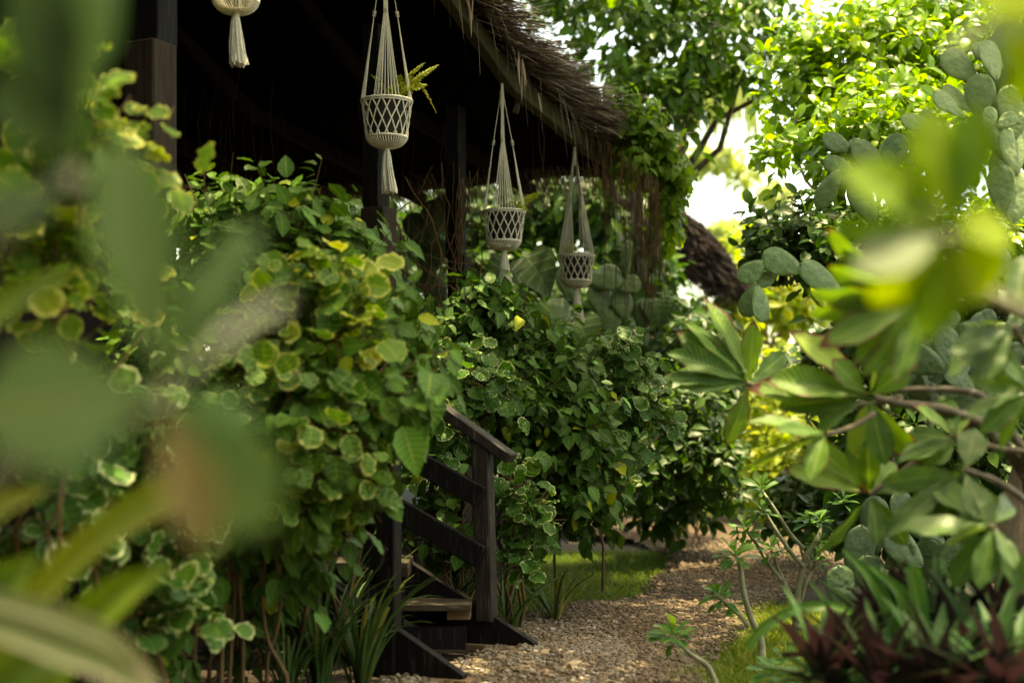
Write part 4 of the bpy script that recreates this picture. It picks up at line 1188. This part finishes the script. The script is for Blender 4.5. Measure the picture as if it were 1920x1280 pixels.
# ------------------------------------------------------------------ out-of-focus foreground sprigs
def sprig(name, label, c, tips, mat, stem, seed, nlook=(0, -.8, .5)):
    rs = np.random.RandomState(seed)
    C = P(*c)
    root = thing(name, C, label, "plant")
    for (x, y, Y, wpx, rn) in tips:
        b = P(x, y, Y)
        mb2 = MB(); one_leaf(mb2, C + nrm(b - C) * .01, b, wpx * Y / FPX, nrm(np.array(nlook) + rs.normal(size=3) * .25), rn, rs)
        mb2.build('leaf', M[mat], root)
    st = MB()
    p = np.array([P(*q) for q in stem])
    k = np.linspace(0, len(p) - 1, 12)
    st.tube(np.stack([np.interp(k, np.arange(len(p)), p[:, i]) for i in range(3)], 1), .008, 7)
    st.build('stem', M['palebark'], root)
sprig('broad_leaf_plant', "large blurred plant of broad leaves close to the lens on the left", (310, 740, 1.025),
      [(215, 225, 1.025, 165, .6), (455, 385, 1.066, 130, .45), (520, 530, 1.000, 75, 0.9), (505, 1000, 1.025, 190, .55), (390, 1030, 0.984, 95, 1.0), (-60, 760, 0.984, 260, .7), (60, 880, 1.025, 190, .5), (490, 850, 1.066, 150, .5)],
      'fg', [(310, 740, 1.025), (240, 800, 1.066), (60, 840, 1.107), (-250, 1100, 1.148), (-300, 3400, 1.189)], 110)
sprig('broad_leaf_plant', "blurred upright green leaves close to the lens in the top left corner", (140, 330, 1.107),
      [(160, -160, 1.107, 170, .45), (30, -120, 1.107, 150, .0), (-40, 420, 1.066, 170, .0), (0, 120, 1.107, 140, .1)],
      'fg', [(140, 330, 1.107), (60, 380, 1.132), (-150, 600, 1.148), (-250, 1400, 1.148), (-260, 3200, 1.148)], 111)
sprig('broad_leaf_plant', "blurred lime green leaves close to the lens at the upper right", (1775, 440, 1.6),
      [(1590, 285, 1.6, 120, .55), (1755, 190, 1.6, 130, .6), (1850, 190, 1.6, 110, .2), (1610, 490, 1.55, 110, 1.0), (1700, 395, 1.6, 90, .9), (1740, 640, 1.6, 110, .2), (1900, 420, 1.6, 120, .75), (1640, 570, 1.6, 80, .8), (1860, 560, 1.6, 140, .7), (1560, 430, 1.6, 60, .5)],
      'fg_lime', [(1775, 440, 1.6), (1830, 540, 1.65), (2000, 620, 1.7), (2050, 2900, 1.7)], 112)
sprig('broad_leaf_plant', "blurred pale leaf tips poking in at the top right corner", (1990, 40, 1.5),
      [(1765, 60, 1.5, 60, 1.0), (1830, -60, 1.5, 140, .8), (1880, 110, 1.5, 70, .8), (1905, 200, 1.5, 80, .6)],
      'fg_lime', [(1990, 40, 1.5), (2080, 400, 1.55), (2120, 1400, 1.6), (2140, 2900, 1.6)], 113)

def strap_plant(name, label, base, lv, seed, cat="plant"):
    """long arching strap leaves: lists of (px,py,Y,width_px)"""
    rs = np.random.RandomState(seed)
    root = thing(name, base, label, cat)
    for pts, mat, rn in lv:
        p = np.array([P(q[0], q[1], q[2]) for q in pts]); wd = np.array([q[3] * q[2] / FPX for q in pts])
        k = np.linspace(0, len(p) - 1, 18)
        q = np.stack([np.interp(k, np.arange(len(p)), p[:, i]) for i in range(3)], 1); w = np.interp(k, np.arange(len(p)), wd)
        for _ in range(2): q[1:-1] = (q[:-2] + q[1:-1] * 2 + q[2:]) / 4
        t = nrm(np.gradient(q, axis=0))
        sd = nrm(np.cross(t, np.array((.1, -.85, .5))))
        up = np.cross(sd, t)
        u = np.array((-1, -.5, 0, .5, 1))
        V = q[:, None] + sd[:, None] * (u[None, :] * w[:, None] / 2)[..., None] + up[:, None] * ((np.abs(u) ** 1.5)[None] * w[:, None] * .18)[..., None]
        UV = np.stack((np.broadcast_to(u, (18, 5)), np.broadcast_to(np.linspace(.5, .97, 18)[:, None], (18, 5))), -1)
        F = [(i * 5 + j, i * 5 + j + 1, (i + 1) * 5 + j + 1, (i + 1) * 5 + j) for i in range(17) for j in range(4)]
        mb = MB(); mb.raw(V.reshape(-1, 3), F, UV.reshape(-1, 2), rn)
        mb.build('leaf', M[mat], root)
strap_plant('strap_leaved_plant', "blurred yellow green strap leaved plant with reddish edges at the lower left", P(-60, 1400, 2.0),
            [([(-60, 1330, 2.0, 60), (60, 1120, 2.0, 55), (190, 1000, 2.0, 70), (330, 920, 2.0, 80), (440, 880, 1.95, 50), (515, 850, 1.95, 10)], 'strap', .75),
             ([(0, 1420, 2.1, 90), (130, 1200, 2.1, 95), (230, 1110, 2.1, 75), (325, 1058, 2.1, 8)], 'strap', .45),
             ([(-90, 660, 1.9, 60), (0, 580, 1.9, 70), (80, 530, 1.9, 40), (140, 505, 1.9, 6)], 'strap', .4),
             ([(-80, 1000, 1.9, 70), (0, 950, 1.9, 55), (90, 915, 1.9, 12)], 'strap', .8),
             ([(-80, 1160, 1.7, 50), (0, 1170, 1.7, 60), (110, 1210, 1.7, 70), (220, 1250, 1.7, 60), (310, 1330, 1.7, 10)], 'striped', .5),
             ([(-60, 1110, 1.75, 30), (100, 1150, 1.75, 35), (220, 1200, 1.75, 36), (300, 1290, 1.75, 10)], 'striped', .6),
             ([(-40, 1330, 1.8, 90), (60, 1250, 1.8, 80), (150, 1220, 1.8, 20)], 'strap', .25),
             ([(-90, 1240, 2.2, 90), (10, 1100, 2.2, 90), (70, 1040, 2.2, 15)], 'strap', .2)], 120)

# ------------------------------------------------------------------ purple-backed rosettes at the bottom right
def rhoeo(base, n, L, label, seed):
    rs = np.random.RandomState(seed)
    root = thing('purple_leaf_plant', base, label, "plant", "purple backed plants at the lower right")
    a = rs.uniform(0, 6.28, n); el = rs.uniform(.05, 1.35, n)
    d = np.stack((np.cos(a) * np.cos(el), np.sin(a) * np.cos(el), np.sin(el)), 1)
    mb = MB()
    nh = np.stack((-np.cos(a) * np.sin(el), -np.sin(a) * np.sin(el), np.cos(el)), 1) + rs.normal(size=(n, 3)) * .15
    leaves(mb, T_RHOEO, np.asarray(base) + d * .03 + Z3 * .12, d, nh, L * rs.uniform(.7, 1.15, n), rs.beta(2, 2, n), rs, 1.2)
    mb.build('leaf', M['rhoeo'], root)
    st = MB(); st.tube([np.asarray(base) - Z3 * .05, np.asarray(base) + Z3 * .16], .03, 8); st.build('stem', M['palebark'], root)
for i, (px, py, Y, n, L, lb) in enumerate(((1545, 1270, 4.2, 36, .27, "purple backed plant at the bottom edge beside the yellow grass"),
                                          (1660, 1190, 4.6, 38, .27, "purple backed plant furthest to the back of its clump, below the cactus"),
                                          (1770, 1200, 4.4, 38, .29, "purple backed plant in the middle of its clump"),
                                          (1880, 1190, 4.3, 38, .30, "purple backed plant at the right edge, under the plumeria"),
                                          (1650, 1290, 4.0, 38, .27, "purple backed plant at the bottom edge below the grass green blades"),
                                          (1760, 1290, 3.9, 38, .28, "purple backed plant at the bottom edge, second from the corner"),
                                          (1880, 1290, 3.8, 38, .28, "purple backed plant in the bottom right corner"),
                                          (1600, 1230, 4.4, 36, .26, "purple backed plant just left of the grass green blades"),
                                          (1820, 1240, 4.15, 38, .29, "purple backed plant between the corner one and the middle of the clump"))):
    rhoeo(P(px, py, Y) * 1.0 - Z3 * .15, n, L, lb, 130 + i)
strap_plant('grassy_plant', "tuft of long arching grass green blades rising through the purple leaves", P(1700, 1290, 4.3),
            [([(1400, 1215, 4.4, 16), (1430, 1175, 4.4, 20), (1490, 1140, 4.4, 20), (1580, 1133, 4.4, 18), (1660, 1200, 4.4, 14)], 'adenium', .6),
             ([(1690, 1280, 4.3, 34), (1680, 1180, 4.3, 34), (1640, 1090, 4.3, 30), (1580, 1030, 4.3, 6)], 'adenium', .3),
             ([(1705, 1280, 4.3, 34), (1710, 1200, 4.3, 36), (1690, 1110, 4.3, 30), (1630, 1060, 4.3, 6)], 'adenium', .5),
             ([(1730, 1290, 4.2, 30), (1725, 1150, 4.2, 36), (1710, 1070, 4.2, 30), (1712, 1060, 4.2, 20)], 'adenium', .4),
             ([(1760, 1290, 4.2, 26), (1800, 1180, 4.2, 26), (1860, 1150, 4.2, 20), (1920, 1150, 4.2, 8)], 'adenium', .5)], 125)

# ------------------------------------------------------------------ desert roses beside the path
def crop(cx, cy): return (cx / 2.741 + 1220, cy / 2.741 + 813)
def desert_rose(base, stems, tips, label, seed, L=.085):
    rs = np.random.RandomState(seed)
    root = thing('desert_rose', base, label, "plant", "young desert roses beside the path")
    Y = base[1]
    st = MB(); lf = MB()
    for pts, r0, r1 in stems:
        p = np.array([P(*crop(*q), Y + .03 * rs.normal()) for q in pts])
        if pts[0][1] > 940 : p[0] = p[0] - Z3 * .04
        k = np.linspace(0, len(p) - 1, 5 * len(p))
        q = np.stack([np.interp(k, np.arange(len(p)), p[:, i]) for i in range(3)], 1)
        for _ in range(3): q[1:-1] = (q[:-2] + q[1:-1] * 2 + q[2:]) / 4
        st.tube(q, np.linspace(r0, r1, len(q)), 8)
    for (cx, cy, ax, ay, n, sc) in tips:
        C = P(*crop(cx, cy), Y)
        ax3 = nrm(np.array((ax, -.25, ay)))
        a = np.arange(n) * 2.4 + rs.uniform(0, 6)
        u = nrm(np.cross(ax3, (.3, .9, .2))); v = np.cross(ax3, u)
        el = np.linspace(.05, 1.05, n)
        d = nrm((u[None] * np.cos(a)[:, None] + v[None] * np.sin(a)[:, None]) * np.cos(el)[:, None] + ax3 * np.sin(el)[:, None] + rs.normal(size=(n, 3)) * .12)
        leaves(lf, T_SPOON, C - ax3 * .03 * (1 - el)[:, None] + d * .006, d, ax3 + rs.normal(size=(n, 3)) * .2, L * sc * rs.uniform(.75, 1.15, n), np.clip(rs.beta(2, 2, n) * .7 + el * .25, 0, 1), rs)
    st.build('stem', M['palebark'], root); lf.build('foliage', M['adenium'], root)
desert_rose(P(1492, 1172, 7.45), [
    ([(745, 985), (760, 800), (780, 680), (800, 620), (870, 520), (872, 460)], .022, .009), ([(745, 960), (730, 850), (690, 770), (650, 680), (620, 600)], .014, .008),
    ([(735, 860), (680, 760), (600, 660), (540, 560), (490, 490)], .013, .008), ([(785, 680), (720, 610), (660, 520), (610, 440), (580, 390)], .013, .008),
    ([(790, 590), (720, 520), (670, 440), (620, 360), (570, 290)], .012, .008), ([(770, 870), (800, 760), (830, 700), (850, 650)], .010, .007)],
    [(872, 440, 0, 1, 14, 1), (815, 440, -.3, 1, 13, 1), (570, 275, -.4, 1, 14, 1.1), (575, 390, -.2, 1, 13, .9), (487, 485, -.4, 1, 15, 1.1), (460, 540, -1, .3, 9, .9), (615, 590, 0, 1, 15, 1), (860, 560, .3, 1, 13, .9), (990, 340, .2, 1, 11, .9), (850, 650, .3, 1, 12, .9), (680, 600, .8, .5, 8, .9)],
    "tallest young desert rose with many pale forked stems beside the path", 140)
desert_rose(P(1430, 1236, 6.4), [
    ([(575, 1165), (570, 1050), (510, 940), (475, 800), (465, 700), (440, 630)], .020, .008), ([(505, 945), (440, 910), (395, 880), (350, 840)], .011, .008)],
    [(435, 620, -.2, 1, 20, 1.15), (350, 830, -.5, 1, 12, 1.1), (375, 850, .5, .6, 8, 1.1), (400, 880, -.2, -1, 5, 1)],
    "young desert rose with one bare bent stem and a drooping side rosette", 141)
desert_rose(P(1352, 1290, 5.72), [([(360, 1300), (300, 1190), (200, 1130), (115, 1045)], .014, .008)],
    [(112, 1030, -.3, 1, 15, 1.25), (130, 1040, .6, .6, 7, 1.1)], "small desert rose leaning over the gravel at the bottom edge", 142)
desert_rose(P(1450, 1290, 5.5), [([(640, 1330), (630, 1240)], .012, .009)], [(625, 1225, -.2, 1, 18, 1.1), (690, 1160, .2, 1, 8, .9)],
    "stubby desert rose with one low rosette in the yellow grass", 143)

# ------------------------------------------------------------------ trees and shrubs behind
def tree(name, label, cat, group, blobs, base, mat, tp, n, per, size, seed, trunk=None, tr=.08, limbs=6, bark='trunk', **kw):
    rs = np.random.RandomState(seed + 900)
    root = thing(name, base, label, cat, group)
    mb, tw = MB(), MB()
    c = cloud(mb, tw, blobs, n, per, tp, size, seed, **kw)
    mb.build('crown', M[mat], root)
    base = np.asarray(base, float)
    top = np.mean([b[0] for b in blobs], axis=0) if trunk is None else np.asarray(trunk)
    pts = curve(base - Z3 * .1, top, 10, rs=rs, wob=.015)
    tw.tube(pts, np.linspace(tr, tr * .45, 10), 10)
    low = c[c[:, 2] < 4.7]
    for i in range(limbs):
        b = low[rs.randint(len(low))]
        s = pts[rs.randint(5, 10)]
        tw.tube(curve(s, b, 8, rs=rs, wob=.03, lift=.1), np.linspace(tr * .45, tr * .1, 8), 7)
    tw.build('trunk', M[bark], root)
    return root, c

tree('round_leaf_tree', "bright lime green tree filling the upper right behind the cacti", "tree", None,
     [blob(1620, 110, 10.3, 190, 120, .6), blob(1590, 280, 9.4, 130, 85, .5), blob(1700, 270, 9.2, 170, 110, .5), blob(1500, 170, 10.2, 80, 120, .4), blob(1760, 50, 10.6, 170, 110, .6), blob(1450, 290, 9.6, 30, 40, .25), blob(1820, 160, 10.0, 130, 140, .5), blob(1640, 200, 9.8, 160, 80, .5)],
     G(1720, 10.3), 'lime', T_OVAL, 1250, 7, .098, 150, trunk=P(1560, 330, 9.8), tr=.045, limbs=12, droop=.35, up=.45, twig=.15, shell=.3)
tree('round_leaf_tree', "shaded glossy tree low on the right, between sky gap and cactus arm", "tree", None,
     [blob(1500, 440, 9.0, 90, 60, .5), blob(1560, 480, 8.8, 100, 60, .5), blob(1440, 470, 9.0, 35, 45, .3), blob(1640, 460, 8.8, 80, 80, .5)],
     G(1700, 9.6), 'bgdark', T_OVAL, 380, 7, .085, 151, tr=.035, droop=.5, shell=.3,
     )
tree('spreading_tree', "dark spreading tree above the thatch with sky showing through", "tree", None,
     [blob(1150, 60, 13, 140, 90, 1.0), blob(1290, 90, 12.8, 120, 110, .9), blob(1230, 180, 12.6, 110, 60, .7), blob(1400, 60, 13.2, 90, 70, .7), blob(1080, -20, 13.5, 130, 90, 1), blob(1300, 225, 12.4, 45, 40, .3), blob(1350, -40, 13, 200, 70, 1), blob(1400, 130, 12.8, 60, 40, .4),
      (np.array((.2, 12.8, 5.5)), np.array((1.9, 1.3, .5))), (np.array((-2.0, 13.4, 5.5)), np.array((1.8, 1.3, .5)))],  # unseen crown parts added to shade the plants behind the hut
     G(1210, 15), 'canopy', T_SMALL, 1000, 7, .15, 152, trunk=P(1180, 190, 13.6), tr=.12, limbs=16, bark='greybark', droop=.7, shell=.35, twig=.25)
_p = thing('palm', G(1330, 25), "pale palm fronds hanging blurred in the bright gap", "palm")
mb = MB(); mb.tube([G(1640, 25) - Z3 * .1, P(1620, 300, 25), P(1540, 80, 25), P(1340, 120, 24.5)], (.16, .14, .12, .03), 8); mb.build('trunk', M['greybark'], _p)
def palm_fronds():
    rs = np.random.RandomState(7)
    root = _p
    mb = MB()
    for (x0, y0, x1, y1) in ((1340, 150, 1260, 190), (1340, 150, 1420, 180), (1340, 150, 1290, 130), (1345, 150, 1400, 140), (1340, 150, 1340, 160)):
        n = 60; t = rs.uniform(.1, 1, n)
        b = np.array([P(x0 + (x1 - x0) * q, y0 + (y1 - y0) * q - 30 * math.sin(q * 3), 24 + rs.normal() * .4) for q in t])
        k = np.linspace(0, 1, 4)
        L = rs.uniform(.5, 1.2, n)
        pts = b[:, None] - Z3 * (k[None] * L[:, None])[..., None] + rs.normal(size=(n, 1, 3)) * .08 * k[None, :, None]
        mb.ribbons(pts, np.array((.03, .035, .03, .01)), np.array((1, 0, 0)), rs.uniform(0, 1, n))
    mb.build('frond', M['bgpale'], root)
palm_fronds()
BG = "shrubs and trees at the back of the garden"
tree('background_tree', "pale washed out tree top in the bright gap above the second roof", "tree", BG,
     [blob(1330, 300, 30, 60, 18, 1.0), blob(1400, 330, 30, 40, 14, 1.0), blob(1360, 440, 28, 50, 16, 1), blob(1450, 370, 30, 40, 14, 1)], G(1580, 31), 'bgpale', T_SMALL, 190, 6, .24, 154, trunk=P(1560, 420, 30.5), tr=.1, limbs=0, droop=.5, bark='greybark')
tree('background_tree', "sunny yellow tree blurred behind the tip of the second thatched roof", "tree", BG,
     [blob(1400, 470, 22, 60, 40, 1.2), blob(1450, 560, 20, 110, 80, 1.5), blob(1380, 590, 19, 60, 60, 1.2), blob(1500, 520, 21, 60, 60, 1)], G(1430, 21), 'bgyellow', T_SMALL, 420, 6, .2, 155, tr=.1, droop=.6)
for i, (bl, px, Y, mat, n, size, lb, nm) in enumerate((
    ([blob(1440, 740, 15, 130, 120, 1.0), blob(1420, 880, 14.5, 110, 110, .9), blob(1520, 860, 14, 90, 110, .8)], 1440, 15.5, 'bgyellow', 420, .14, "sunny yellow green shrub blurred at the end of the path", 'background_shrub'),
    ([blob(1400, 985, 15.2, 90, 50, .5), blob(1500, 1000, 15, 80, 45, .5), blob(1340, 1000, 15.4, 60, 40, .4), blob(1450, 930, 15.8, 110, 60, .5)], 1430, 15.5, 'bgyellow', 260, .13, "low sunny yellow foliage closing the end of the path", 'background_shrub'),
    ([blob(1270, 640, 12.5, 90, 80, .6), blob(1330, 700, 12.5, 70, 100, .6)], 1290, 13, 'bgdark', 260, .14, "dark shrub just right of the hedge, below the second roof", 'background_shrub'),
    ([blob(1270, 800, 11.2, 90, 110, .6), blob(1200, 880, 10.8, 80, 90, .5), blob(1330, 880, 11.2, 60, 110, .5), blob(1240, 940, 11.6, 110, 60, .4)], 1260, 12.0, 'bgdark', 420, .12, "dark dense shrub behind the small lawn", 'background_shrub'),
    ([blob(900, 420, 15.5, 110, 110, .8), blob(1010, 400, 15.5, 90, 90, .8), blob(960, 560, 15, 150, 110, .8)], 950, 15.8, 'bgdark', 620, .17, "dark tree seen through the hut behind the middle hanger", 'background_tree'),
    ([blob(1130, 390, 15, 90, 70, .8), blob(1190, 500, 14.5, 80, 90, .8), blob(1090, 600, 14.5, 90, 90, .7)], 1130, 15.3, 'bgdark', 560, .17, "dark tree behind the hanger furthest back", 'background_tree'),
    ([blob(540, 420, 16, 130, 110, .8), blob(700, 430, 16, 110, 110, .8), blob(620, 560, 16, 180, 120, .8)], 600, 16.4, 'bgdark', 380, .18, "dark tree seen through the hut between the first two posts", 'background_tree'),
    ([blob(1540, 700, 11, 60, 90, .5), blob(1490, 960, 10.5, 70, 70, .4), blob(1580, 900, 10.5, 70, 110, .5)], 1530, 11, 'bgdark', 200, .13, "dark shrub behind the tallest desert rose", 'background_shrub'),
    ([blob(1700, 640, 9.0, 140, 120, .5), blob(1850, 640, 9.0, 110, 150, .5), blob(1700, 820, 8.6, 150, 110, .5), blob(1860, 860, 8.6, 110, 130, .5), blob(1640, 960, 8.9, 110, 90, .4), blob(1810, 1000, 8.7, 130, 90, .4)], 1760, 9.2, 'bgdark', 900, .12, "dark leafy mass behind the plumeria on the right", 'background_shrub'),
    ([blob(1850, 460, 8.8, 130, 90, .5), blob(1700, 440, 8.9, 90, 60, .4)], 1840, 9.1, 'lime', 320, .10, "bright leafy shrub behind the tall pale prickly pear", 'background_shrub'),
    )):
    tree(nm, lb, "tree" if nm.endswith('tree') else "shrub", BG, bl, G(px, Y), mat, T_SMALL, n, 6, size, 160 + i, tr=.05, limbs=6, droop=.6, shell=.25, bark='bark')
# orange-red blurred shrub by the far path
shrub('crimson_shrub', "blurred shrub with orange red leaves near the second roof", "shrub", None,
      [blob(1295, 625, 11.8, 26, 20, .2), blob(1545, 560, 13, 25, 35, .3)][:1], G(1300, 12), 'bgdark', T_SMALL, 18, 6, .12, 175, stems=4)
# big heart-shaped leaf plant behind the middle hanger
def big_leaf():
    rs = np.random.RandomState(9)
    root = thing('elephant_ear', G(1000, 12.2), "dark elephant ear plant with huge leaves behind the middle tassel", "plant")
    mb, st = MB(), MB()
    for (x0, y0, x1, y1, Y, w) in ((985, 480, 1040, 545, 11.5, .42), (1010, 560, 960, 620, 11.8, .4), (1080, 600, 1120, 660, 11.6, .35), (960, 500, 905, 540, 12, .35), (1230, 560, 1240, 610, 12, .3)):
        mb = MB(); one_leaf(mb, P(x0, y0, Y), P(x1, y1, Y - .1), w * .42, np.array((.1, -.8, .5)), rs.uniform(), rs, T_HEART); mb.build('leaf', M['monstera'], root)
        st.tube(curve(G(1000, 12.2), P(x0, y0, Y), 8, lift=.1), .012, 6)
    st.build('stem', M['palebark'], root)
big_leaf()

# second thatched roof further down the garden
def second_hut():
    rs = np.random.RandomState(5)
    Yh = 17.0
    root = thing('thatched_hut', G(1260, Yh + 1), "second thatched hut further back, its shaggy dark roof sloping down to the right", "hut")
    top = [(1120, 330), (1200, 350), (1265, 385), (1300, 420), (1335, 470), (1360, 505), (1385, 528)]
    low = [(1120, 450), (1180, 470), (1230, 492), (1270, 512), (1310, 530), (1345, 535), (1385, 532)]
    dep = np.linspace(0, 3.0, 6)
    a = np.array([P(x, y, Yh) for x, y in top]); b = np.array([P(x, y, Yh) for x, y in low])
    ring = np.vstack((a, b[::-1]))
    k = len(ring)
    V = np.concatenate([ring + np.array((d * .25, d, 0.06 * d)) for d in dep])
    F = [(i * k + j, i * k + (j + 1) % k, (i + 1) * k + (j + 1) % k, (i + 1) * k + j) for i in range(5) for j in range(k)]
    mb = MB(); mb.raw(V, F); mb.F.append(np.array([list(range(k))[::-1]])); mb.M.append(np.array([0]))
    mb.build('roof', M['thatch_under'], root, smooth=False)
    mb = MB()
    N = 6000
    t = rs.uniform(0, 1, N); s = rs.uniform(0, 1, N)
    ta = np.stack([np.interp(t, np.linspace(0, 1, len(a)), a[:, i]) for i in range(3)], 1)
    tb2 = np.stack([np.interp(t, np.linspace(0, 1, len(b)), b[:, i]) for i in range(3)], 1)
    p = ta + (tb2 - ta) * (s ** 1.2)[:, None]
    p[:, 1] -= rs.uniform(0, .05, N)
    d = nrm(np.array((.55, -.25, -.6)) + rs.normal(size=(N, 3)) * np.array((.25, .2, .25)))
    kk = np.linspace(0, 1, 4); L = rs.uniform(.12, .38, N)
    pts = p[:, None] + d[:, None] * (kk[None] * L[:, None])[..., None]
    mb.ribbons(pts, np.array((.014, .014, .012, .003)), nrm(np.cross(d, rs.normal(size=(N, 3)))), rs.beta(1.2, 4, N))
    mb.build('roof_fringe', M['thatch_dark'], root)
    mb = MB()
    for px in (1180, 1130): mb.box(P(px, 800, Yh + .6) * np.array((1, 1, 0)) + Z3 * 1.1, (.07, 0, 0), (0, .07, 0), (0, 0, 1.3), bev=.006)
    mb.build('post', M['wood_black'], root, smooth=False)
second_hut()

# dark evergreen backing: a far-off wood that closes the view
def wood():
    mb, tw = MB(), MB()
    bl = [blob(px, py, Y, rx, ry, 1.6) for px, py, Y, rx, ry in (
        (-400, 500, 24, 500, 400), (200, 500, 24, 400, 350), (600, 520, 25, 300, 300), (900, 560, 25, 250, 260), (1150, 640, 26, 220, 230), (1350, 800, 27, 200, 180), (1560, 760, 25, 180, 220),
        (1800, 640, 24, 260, 300), (2200, 560, 24, 400, 400), (300, 900, 22, 500, 200), (900, 900, 22, 500, 180), (1700, 900, 20, 400, 180))]
    cloud(mb, tw, bl, 3400, 6, T_SMALL, .34, 190, droop=.6, twig=.4)
    # unseen foliage added behind and above the camera to block sky light
    rd = [(np.array(c, float), np.array(q, float)) for c, q in (((-6.5, -2, 2.4), (1.8, 2.5, 2.6)), ((-3, -5.5, 2.6), (2.5, 1.6, 2.8)), ((1.5, -6.5, 2.6), (2.5, 1.6, 2.8)), ((5.5, -4, 2.6), (2, 2.4, 2.8)))]
    rd += [(np.array(c, float), np.array(q, float)) for c, q in (((-3.4, .2, 6.0), (1.6, 1.6, 1.0)), ((-3, -4.5, 6.2), (3, 2.2, 2)), ((1.5, -5.5, 6.2), (3, 2.2, 2.2)), ((5, -3.5, 5.6), (2, 2.2, 2)), ((-.5, -1.2, 6.0), (2.6, 1.6, 1.0)))]
    cloud(mb, tw, rd, 3500, 6, T_SMALL, .36, 191, droop=.6, twig=.4, front=0)
    o = mb.build('woodland', M['bgdark']); tag(o, kind='stuff')
wood()
# trunk at the right edge
tree('bark_tree', "thick tan tree trunk at the right edge behind the plumeria leaves", "tree", None,
     [blob(1990, -100, 7.2, 130, 150, .7), blob(2050, 200, 7.2, 110, 150, .7)], G(1925, 7.0), 'bgdark', T_SMALL, 160, 6, .11, 195, trunk=P(2090, -50, 7.2), tr=.13, limbs=5)
def boughs():  # unseen tree added to cast dappled shade below
    rs = np.random.RandomState(77)
    root = thing('added_shade_tree', np.array((6.2, 9.0, 0)), "added unseen tree, its boughs above the top edge of the view shading path and hedge", "tree")
    B = lambda c, q: (np.array(c, float), np.array(q, float))
    mb, tw = MB(), MB()
    c1 = cloud(mb, tw, [B((1.5, 7.4, 5.2), (1.1, 1.7, .45)), B((.3, 5.7, 5.2), (.9, 1.3, .45)), B((1.5, 9.6, 5.3), (.8, 1.3, .45)), B((.5, 1.5, 5.8), (.7, .9, .4)), B((.7, 9.0, 5.4), (.6, 1.2, .4)), B((-.9, 4.4, 5.4), (.8, 1.0, .4))],
               2300, 7, T_OVAL, .13, 301, front=0, droop=.5, shell=.1)
    c2 = cloud(mb, tw, [B((2.5, 5.8, 5.4), (.9, .9, .4)), B((2.4, 4.9, 5.5), (.8, .8, .3))], 330, 7, T_OVAL, .13, 302, front=0, droop=.5, shell=.1)
    mb.build('crown', M['lime'], root)
    t = curve(np.array((6.2, 9.0, -.1)), np.array((5.6, 8.8, 5.0)), 10, rs=rs, wob=.015)
    tw.tube(t, np.linspace(.16, .09, 10), 10)
    for q in np.vstack((c1[::75], c2[::40])):
        tw.tube(curve(t[rs.randint(7, 10)], q, 9, rs=rs, wob=.02, lift=.25), np.linspace(.05, .012, 9), 7)
    tw.build('trunk', M['trunk'], root)
boughs()
